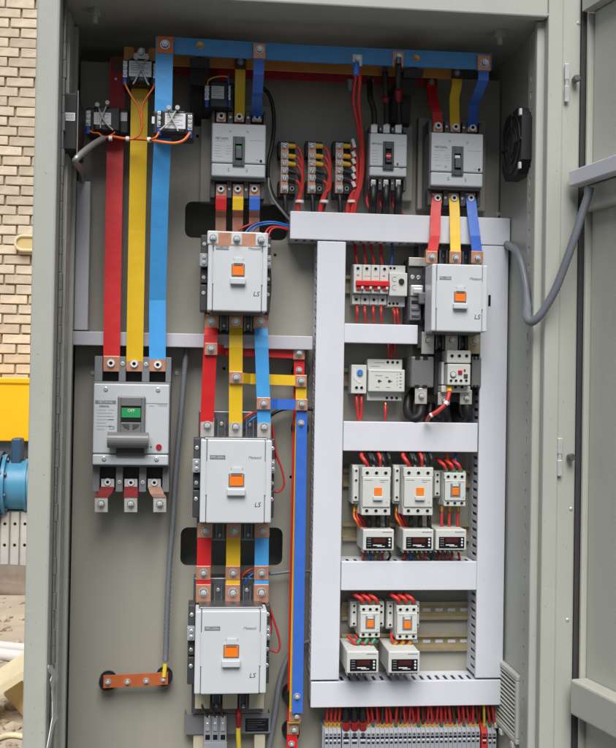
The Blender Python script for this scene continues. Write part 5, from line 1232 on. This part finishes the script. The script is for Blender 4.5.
# ------------------------------------------------------------------ conduits and loose cables
def conduit(pts, r, m, label, corr=0.0, pitch=.004, cat='conduit', name='flexible_conduit', group=None, sub=None):
    q = [P(*p) for p in pts]
    if not corr: return mk(name, MB().tube(q, r, 12, sub=8), m, loc=q[0], label=label, cat=cat, group=group)
    e = [q[0] * 2 - q[1]] + q + [q[-1] * 2 - q[-2]]; dense = []
    for i in range(1, len(e) - 2):
        for k in range(40):
            t = k / 40; a, b_, c, f = e[i - 1], e[i], e[i + 1], e[i + 2]
            dense.append(.5 * (2 * b_ + (c - a) * t + (2 * a - 5 * b_ + 4 * c - f) * t * t + (3 * b_ - a - 3 * c + f) * t ** 3))
    dense.append(q[-1]); pts_ = [dense[0]]; acc = 0.0
    for a, b_ in zip(dense, dense[1:]):      # even steps of half a rib along the curve
        acc += (b_ - a).length
        if acc >= pitch / 2: pts_.append(b_); acc = 0.0
    rr = lambda i: r * (1 + (corr if i % 2 else -corr))
    return mk(name, MB().tube(pts_, rr, 12, sub=1), m, loc=q[0], label=label, cat=cat, group=group)
conduit([(187, 347, .03), (185.5, 360, .035), (184, 378, .035), (180.5, 420, .034), (176, 470, .033), (172.8, 520, .032), (169.6, 560, .032), (167.2, 610, .03), (166, 648, .03), (165.4, 663, .034)], .0052, 'conduit_grey', 'long thin grey ribbed conduit hanging down to the copper earth bar', .13, .0052)
q = P(164.5, 670, .036); b = MB(); b.cyl(P(165.2, 664, .035), P(164, 677, .037), .0042, n=10); mk('cable_lug', b, 'wire_yellow', loc=q, label='yellow sleeved cable end on the copper earth bar', cat='cable lug')
conduit([(104, 138, .115), (96, 142.5, .15), (87, 149, .22), (79, 156, .258), (75.2, 161, .258), (78, 166, .20), (81.5, 172, .10), (82.5, 186, .04)], .0050, 'conduit_silver', 'short silvery ribbed conduit curling into the upright trunking at the plate edge', .13, .0054)
conduit([(262.5, 88, .04), (268, 93, .04), (272.5, 105, .04), (274, 125, .04), (272, 145, .04), (268.5, 162, .045), (268.5, 180, .045), (273, 195, .045), (281, 207, .04), (291, 219, .03)], .0038, 'wire_black', 'black cable looping round the right side of the centre breaker', 0, cat='cable', name='control_cable')
conduit([(268.5, 178, .049), (269, 188, .05), (273, 199, .049), (282, 211, .045), (291, 222, .03)], .0026, 'conduit_silver', 'thin grey cable running into the topmost trunking from above the cut-out', 0, cat='cable', name='control_cable')
conduit([(505, 243.5, .06), (509, 245.5, .10), (514, 248.5, .15), (519, 256, .185), (523.5, 272, .208), (526.5, 290, .228), (527.5, 305, .250), (527, 316, .276), (530, 322, .292), (536, 319.5, .302), (545, 308, .31), (556, 288, .32), (566, 262, .33), (575, 236, .338), (582, 214, .342), (588, 196, .346), (590.5, 186, .35)], .0072, 'conduit_grey', 'smooth grey flexible conduit swinging from the cabinet to the open door', .035, .006)
conduit([(266, 760, .03), (271, 738, .03), (275.5, 710, .03), (279, 685, .028), (285, 664, .026), (294, 650, .025), (304, 643, .025), (316, 640, .025)], .0052, 'conduit_grey', 'grey ribbed conduit curving up beside the lowest large contactor', .12, .0055)
conduit([(262, 574, .03), (275, 573.5, .03), (292, 571.5, .03), (316, 571, .03)], .0030, 'conduit_grey', 'grey cable passing behind the upright bars above the lowest contactor', 0, cat='cable', name='control_cable')
conduit([(270, 416, .03), (278, 411, .03), (290, 408, .028), (304, 408.5, .028), (316, 410, .028)], .0034, 'wire_black', 'black cable passing below the royal blue link bar', 0, cat='cable', name='control_cable')
# control wires around the contactors
wl = [([(244, 234, .06), (252, 226, .055), (262, 222.5, .05), (275, 222, .05), (291, 226, .04)], 'wire_blue', 'blue wire arching over the topmost contactor, upper of two'),
      ([(250, 234, .062), (256, 227, .058), (264, 224.5, .05), (276, 224, .05), (291, 228, .04)], 'wire_blue', 'blue wire arching over the topmost contactor, lower of two'),
      ([(238, 230, .05), (246, 226, .05), (254, 223, .05)], 'wire_red', 'short red wire entering the topmost contactor on the left'),
      ([(264, 236, .06), (268, 229, .055), (275, 226.5, .05), (291, 229, .04)], 'wire_red', 'red wire arching into the topmost contactor, left of two'),
      ([(268, 237, .06), (271, 230, .055), (278, 227.5, .05), (291, 230.5, .04)], 'wire_red', 'red wire arching into the topmost contactor, right of two'),
      ([(272.5, 425, .05), (275, 445, .05), (276.5, 455, .05), (282, 470, .05), (284, 485, .05), (278, 492, .05), (272, 490, .05)], 'wire_red', 'red wire looping down the right flank of the middle contactor'),
      ([(272.5, 430, .045), (274.5, 447, .045), (275, 462, .045), (273, 475, .05)], 'wire_red', 'short red wire on the right flank of the middle contactor'),
      ([(268, 602, .05), (272, 615, .05), (277, 630, .05), (280, 645, .05), (277, 652, .05), (270, 650, .05)], 'wire_red', 'red wire looping down the right flank of the lowest contactor'),
      ([(269, 606, .045), (271, 620, .045), (271, 634, .045)], 'wire_red', 'short red wire on the right flank of the lowest contactor'),
      ([(269.5, 258, .05), (270.5, 285, .05), (269, 305, .05), (267, 320, .05)], 'bronze', 'dark red wire down the right flank of the topmost contactor')]
for pts, m, lb in wl: wire(pts, .0020, m, lb, None)
# little red and blue leads in the heads of the two lower contactors
for (u, v, m, lb) in ((248, 414, 'wire_red', 'red lead behind the head of the middle contactor'), (253, 417, 'wire_blue', 'blue lead behind the head of the middle contactor'), (247, 570, 'wire_red', 'red lead behind the head of the lowest contactor'), (252, 573, 'wire_blue', 'blue lead behind the head of the lowest contactor')):
    wire([(u - 9, v + 12, .05), (u - 2, v + 3, .06), (u + 8, v - 2, .055), (u + 18, v, .045)], .0022, m, lb, None)

# leads between the trunking and the rail devices
def leads(us0, v0, us1, v1, d0, d1, m, lab, grp, r=.0024, bulge=.02, ferr=None):
    for a, c in zip(us0, us1):
        o = wire([(a, v0, d0), ((a * 2 + c) / 3 + random.uniform(-.8, .8), (v0 * 2 + v1) / 3, d0 + bulge * .7), ((a + 2 * c) / 3 + random.uniform(-.8, .8), (v0 + 2 * v1) / 3, d1 + bulge), (c, v1, d1)], r, m, lab, grp)
        if ferr:
            p = P(c, v1, d1); q_ = P((a + 5 * c) / 6, (v0 + 5 * v1) / 6, d1 + bulge * .4); b = MB(); b.cyl(p, p + (q_ - p).normalized() * .010, .0033, n=8); mk('ferrule', b, ferr, o, loc=LOC[o])
leads((354, 362.5, 370.5, 379), 243, (357.5, 366, 374.5, 383), 266, .03, .035, 'wire_red', 'red lead entering the top of the red switched breaker', 'leads above the red switched breaker', .0022, .008)
leads((355, 363.5, 371.5, 380.5), 243, (357, 366.5, 374, 382.5), 266, .028, .033, 'wire_red', 'red lead entering the top of the red switched breaker', 'leads above the red switched breaker', .0022, .006)
leads((392,), 243, (391.3,), 266, .03, .035, 'wire_blue', 'blue lead entering the narrow relay beside the red toggle bar', None, .0026, .008)
leads((357, 365, 373, 382), 326, (356.5, 364.5, 373.5, 381), 304, .03, .035, 'wire_red', 'red lead leaving the bottom of the red switched breaker', 'leads below the red switched breaker', .0026, .012)
leads((396, 399), 326, (393, 396.5), 307, .03, .035, 'wire_red', 'red lead leaving the bottom of the narrow relay beside the red toggle bar', 'leads below the narrow relay', .0024, .012, 'brass')
leads((389, 392, 394.5), 342, (388.5, 392, 396.5), 360, .03, .035, 'wire_red', 'red lead entering the top of the grey timer relay', 'leads above the timer relay', .0020, .008)
leads((358.5, 360.3), 420, (356, 361.5), 393, .04, .042, 'wire_red', 'red lead hanging below the relay with the blue dial', 'leads below the blue dialled relay', .0032, .006)
leads((385,), 420, (385.5,), 403, .04, .038, 'wire_red', 'red lead with brass ferrule below the grey timer relay', None, .0030, .006, 'brass')
# contactor heads in the row of three
for j, (cs, lb) in enumerate((((366.5, 376, 385), 'first'), ((408, 417.5, 427), 'middle'))):
    for k, u in enumerate(cs):
        m = ('wire_red', 'wire_black', 'wire_black')[k]
        wire([(u - 3, 452, .05), (u - 5 + k, 456, .085), (u - 1, 462, .095), (u + 2, 468, .085), (u + 2, 472, .075)], .0040, m, f'{"red" if k == 0 else "black"} thick lead looping into the {lb} contactor of the row of three', f'thick leads into the {lb} contactor of the row of three')
        wire([(u + 1, 452, .06), (u + 4, 457, .09), (u + 4.5, 463, .09), (u + 2.5, 470, .08)], .0036, 'wire_black' if k != 1 else 'wire_red', f'thin {"black" if k != 1 else "red"} lead looping into the {lb} contactor of the row of three', f'thin leads into the {lb} contactor of the row of three')
def ferruled(pts, r, m, fm, lb, grp, fl=.011):
    o = wire(pts, r, m, lb, grp); p, q_ = P(*pts[-1]), P(*pts[-2]); b = MB(); b.cyl(p, p + (q_ - p).normalized() * fl, r * 1.35, n=10); mk('ferrule', b, fm, o, loc=LOC[o])
for u in (446, 453.5, 460.5):
    ferruled([(u - 9, 459, .05), (u - 6, 462, .065), (u - 1.5, 466, .072), (u + .5, 474, .062)], .0036, 'wire_red', 'ferrule_green', 'red lead with green ferrule into the smallest contactor', 'leads into the smallest contactor')
ferruled([(456, 452, .05), (455.5, 458, .06), (454.5, 464, .06), (455, 468, .05)], .0030, 'wire_blue', 'wire_blue', 'blue lead above the smallest contactor', None)
ferruled([(447, 452, .05), (447.5, 458, .055), (449, 462, .05), (450, 468, .045)], .0028, 'wire_orange', 'wire_red', 'orange lead above the smallest contactor', None)
for u in (442, 449.5, 458):
    ferruled([(u, 528, .05), (u - .5, 520, .055), (u, 514, .055), (u + .4, 506, .052)], .0030, 'wire_red', 'brass', 'red lead with brass ferrule below the smallest contactor', 'leads below the smallest contactor')
for j, (c0, lb) in enumerate(((362, 'first'), (404, 'middle'))):
    for k, du in enumerate((-6.5, -3.5, 0)):
        ferruled([(c0 + du + 5, 529, .05), (c0 + du + 1, 521, .055), (c0 + du - 1.5, 516, .05), (c0 + du - 1, 506, .045)], .0026, ('wire_orange', 'wire_red', 'wire_red')[k], 'brass', f'{("orange", "red", "red")[k]} lead beside the foot of the {lb} contactor of the row of three', f'leads beside the foot of the {lb} contactor')
    for k in range(3):
        u = c0 + 7 + k * 9; wire([(u, 514, .06), (u, 520, .07), (u + .3, 528, .055)], .0046, 'wire_black', f'black link between the {lb} contactor and the display relay under it', f'black links below the {lb} contactor')
    for k in range(5):
        u = c0 + 1 + k * 6.6; wire([(u, 553, .06), (u + random.uniform(-1, 1), 556, .068), (u + random.uniform(-2, 2), 560, .06)], .0024, ('wire_red', 'wire_blue', 'brass', 'wire_red', 'wire_black')[k], f'{("red", "blue", "brass", "red", "black")[k]} lead below the {lb} display relay of the row of three', f'{("red", "blue", "brass", "red", "black")[k]} leads below the {lb} display relay')
for k in range(4):
    u = 439 + k * 6.5; wire([(u, 553, .06), (u + .5, 556, .068), (u + random.uniform(-2, 2), 560, .06)], .0024, 'wire_red', 'red lead below the rightmost display relay of the row of three', 'red leads below the rightmost display relay')
# row of two
for j, (c0, lb) in enumerate(((364, 'left'), (400.5, 'right'))):
    for k in range(3):
        u = c0 + k * 7.2
        ferruled([(u - 11.5, 594, .05), (u - 8, 596, .07), (u - 2.5, 599.5, .078), (u, 607, .066)], .0038, 'wire_red', 'ferrule_green', f'red lead with green ferrule into the {lb} contactor of the row of two', f'leads into the {lb} contactor of the row of two')
    for k in range(3):
        u = (360 if j == 0 else 396) + k * 7.2
        ferruled([(u - 12, 636, .045), (u - 7, 642, .07), (u - 2.5, 643.5, .078), (u + .5, 639.5, .074)] if j == 0 else [(u - 5, 634, .045), (u - 4, 640, .06), (u - 1, 643, .07), (u + .8, 641, .072)], .0030, 'wire_red', 'ferrule_green' if j == 0 else 'brass', f'red lead below the {lb} contactor of the row of two', f'leads below the {lb} contactor of the row of two')

# ------------------------------------------------------------------ terminal row at the bottom
dinrail(322, 498, 738, 'mounting rail carrying the terminal row at the bottom', False)
def term_block(u, w, label, m, group, big=False):
    q = Fr(u - w / 2, 726, u + w / 2, 772, .056); e = .0002
    r = empty('terminal_block', Vector(((q.x0 + q.x1) / 2, -.0125, q.z0)), label, 'terminal block', group)
    b = MB(); x0, x1 = q.x0 + e, q.x1 - e; z0, z1 = q.z0, q.z1
    prof = [(.0125, z1 - .010), (.030, z1 + .004), (.040, z1 + .002), (.046, z1 - .004), (.056, z1 - .014), (.056, z0 + .014), (.046, z0 + .004), (.0125, z0 + .004)]
    b.prism([(x0, -d, z) for d, z in prof], (x1 - x0, 0, 0)); mk('body', b, m, r)
    xc_ = (q.x0 + q.x1) / 2; wv = (x1 - x0)
    b = MB(); b.cyl((xc_, -.0561, z1 - .017), (xc_, -.0564, z1 - .017), wv * .26, n=10); mk('screw', b, 'print_dark', r)
    b = MB(); b.box(xc_ - wv * .38, xc_ + wv * .38, .0561, .0570, z1 - .0245, z1 - .021); b.box(xc_ - wv * .3, xc_ + wv * .3, .0561, .0566, z1 - .034, z1 - .031); mk('slot', b, 'screen_black', r)
    b = MB(); b.box(xc_ - wv * .3, xc_ + wv * .3, .0561, .0572, z1 - .029, z1 - .0262, 0, .0003); mk('marker', b, 'label_white', r)
    return r
def copy_tree(o, parent=None, off=Vector((0, 0, 0))):
    c = o.copy(); COL.objects.link(c)
    if parent: c.parent = parent
    else: c.location = o.location + off
    for ch in [q for q in list(COL.objects) if q.parent == o]: copy_tree(ch, c)
    return c
tw = 4.62
proto = term_block(326.5, 4.1, 'slim grey terminal block at the left end of the terminal row', 'terminal_grey', 'slim terminal blocks at the left end of the row')
for k in range(1, 4): copy_tree(proto, None, Vector((X(326.5 + 4.15 * k, 735, .056) - X(326.5, 735, .056), 0, 0)))
pb = term_block(346, 8.3, 'wide grey terminal block fed by a black cable with red sleeve', 'terminal_grey', 'wide terminal blocks of the row')
for k in range(1, 3): copy_tree(pb, None, Vector((X(346 + 8.4 * k, 735, .056) - X(346, 735, .056), 0, 0)))
us = [368.5 + 4.55 * k for k in range(25)]
p2_ = term_block(us[0], 4.5, 'slim grey terminal block in the long run of the terminal row', 'terminal_grey', 'slim terminal blocks in the long run')
for u in us[1:]: copy_tree(p2_, None, Vector((X(u, 735, .056) - X(us[0], 735, .056), 0, 0)))
term_block(484.3, 6.0, 'bright red terminal block near the right end of the terminal row', 'wire_red', None)
p3_ = term_block(489.8, 4.3, 'slim grey terminal block right of the red one', 'terminal_grey', 'slim terminal blocks right of the red one')
copy_tree(p3_, None, Vector((X(494.2, 735, .056) - X(489.8, 735, .056), 0, 0)))
q = Fr(322, 727, 324.2, 772, .05); b = MB(); b.box(q.x0, q.x1, .0125, .05, q.z0, q.z1, 0, .001); mk('end_stop', b, 'terminal_grey', loc=q.c(), label='thin grey end stop at the left end of the terminal row', cat='end stop')
# their wires
for k in range(4):
    u = 326.5 + 4.15 * k
    ferruled([(u + random.uniform(2, 6) * (1 if k < 2 else -.4), 700, .045), (u + 1.2, 709, .055), (u + .4, 718, .054), (u, 727, .045)], .0026, 'wire_red', 'ferrule_yellow', 'red wire dropping into the slim blocks at the left end of the row', 'wires into the slim blocks at the left end')
for k in range(3):
    u = 346 + 8.4 * k
    q_ = [P(u - 1, 698, .045), P(u - .4, 708, .056), P(u, 718, .056), P(u, 728, .044)]
    o = mk('power_cable', MB().tube(q_, .0062, 10), 'wire_black', loc=q_[0], label='black cable with red sleeve dropping into a wide terminal block', cat='cable', group='black cables into the wide terminal blocks')
    b = MB(); b.cyl(P(u, 722, .054), P(u, 728.5, .050), .0075, n=12); mk('cable_sleeve', b, 'sleeve_red', o, loc=LOC[o])
rnd = random.Random(4)
for k, u in enumerate(us + [484.3, 489.8, 494.2]):
    m, lb, g_ = ('wire_red', 'red wire dropping into the long run of terminal blocks', 'red wires into the long run of terminal blocks')
    if k in (3, 7, 12, 19, 24): m, lb, g_ = 'bronze', 'dark wire dropping into the long run of terminal blocks', 'dark wires into the long run of terminal blocks'
    if k == 25: m, lb, g_ = 'wire_yellow', 'yellow wire dropping into the red terminal block', None
    if k > 25: lb, g_ = 'red wire dropping beside the red terminal block', 'red wires right of the red terminal block'
    fm = 'ferrule_yellow' if (k % 5) not in (1,) else 'ferrule_green'
    off = rnd.uniform(-5, 3)
    ferruled([(u + off, 698, .045), (u + off * .5, 708, .056 + rnd.uniform(0, .006)), (u + off * .15, 717, .055), (u, 726.5, .046)], random.choice((.0022, .0026, .0029)), m, fm, lb, g_, .006)
    if k % 2 == 0 and k < 25:
        wire([(u + 2 + rnd.uniform(-3, 3), 698, .035), (u + 2, 708, .042), (u + 1.5, 718, .042), (u + 1, 727, .036)], .0024, 'wire_red', 'red wire behind the front wires of the terminal row', 'rear red wires of the terminal row')
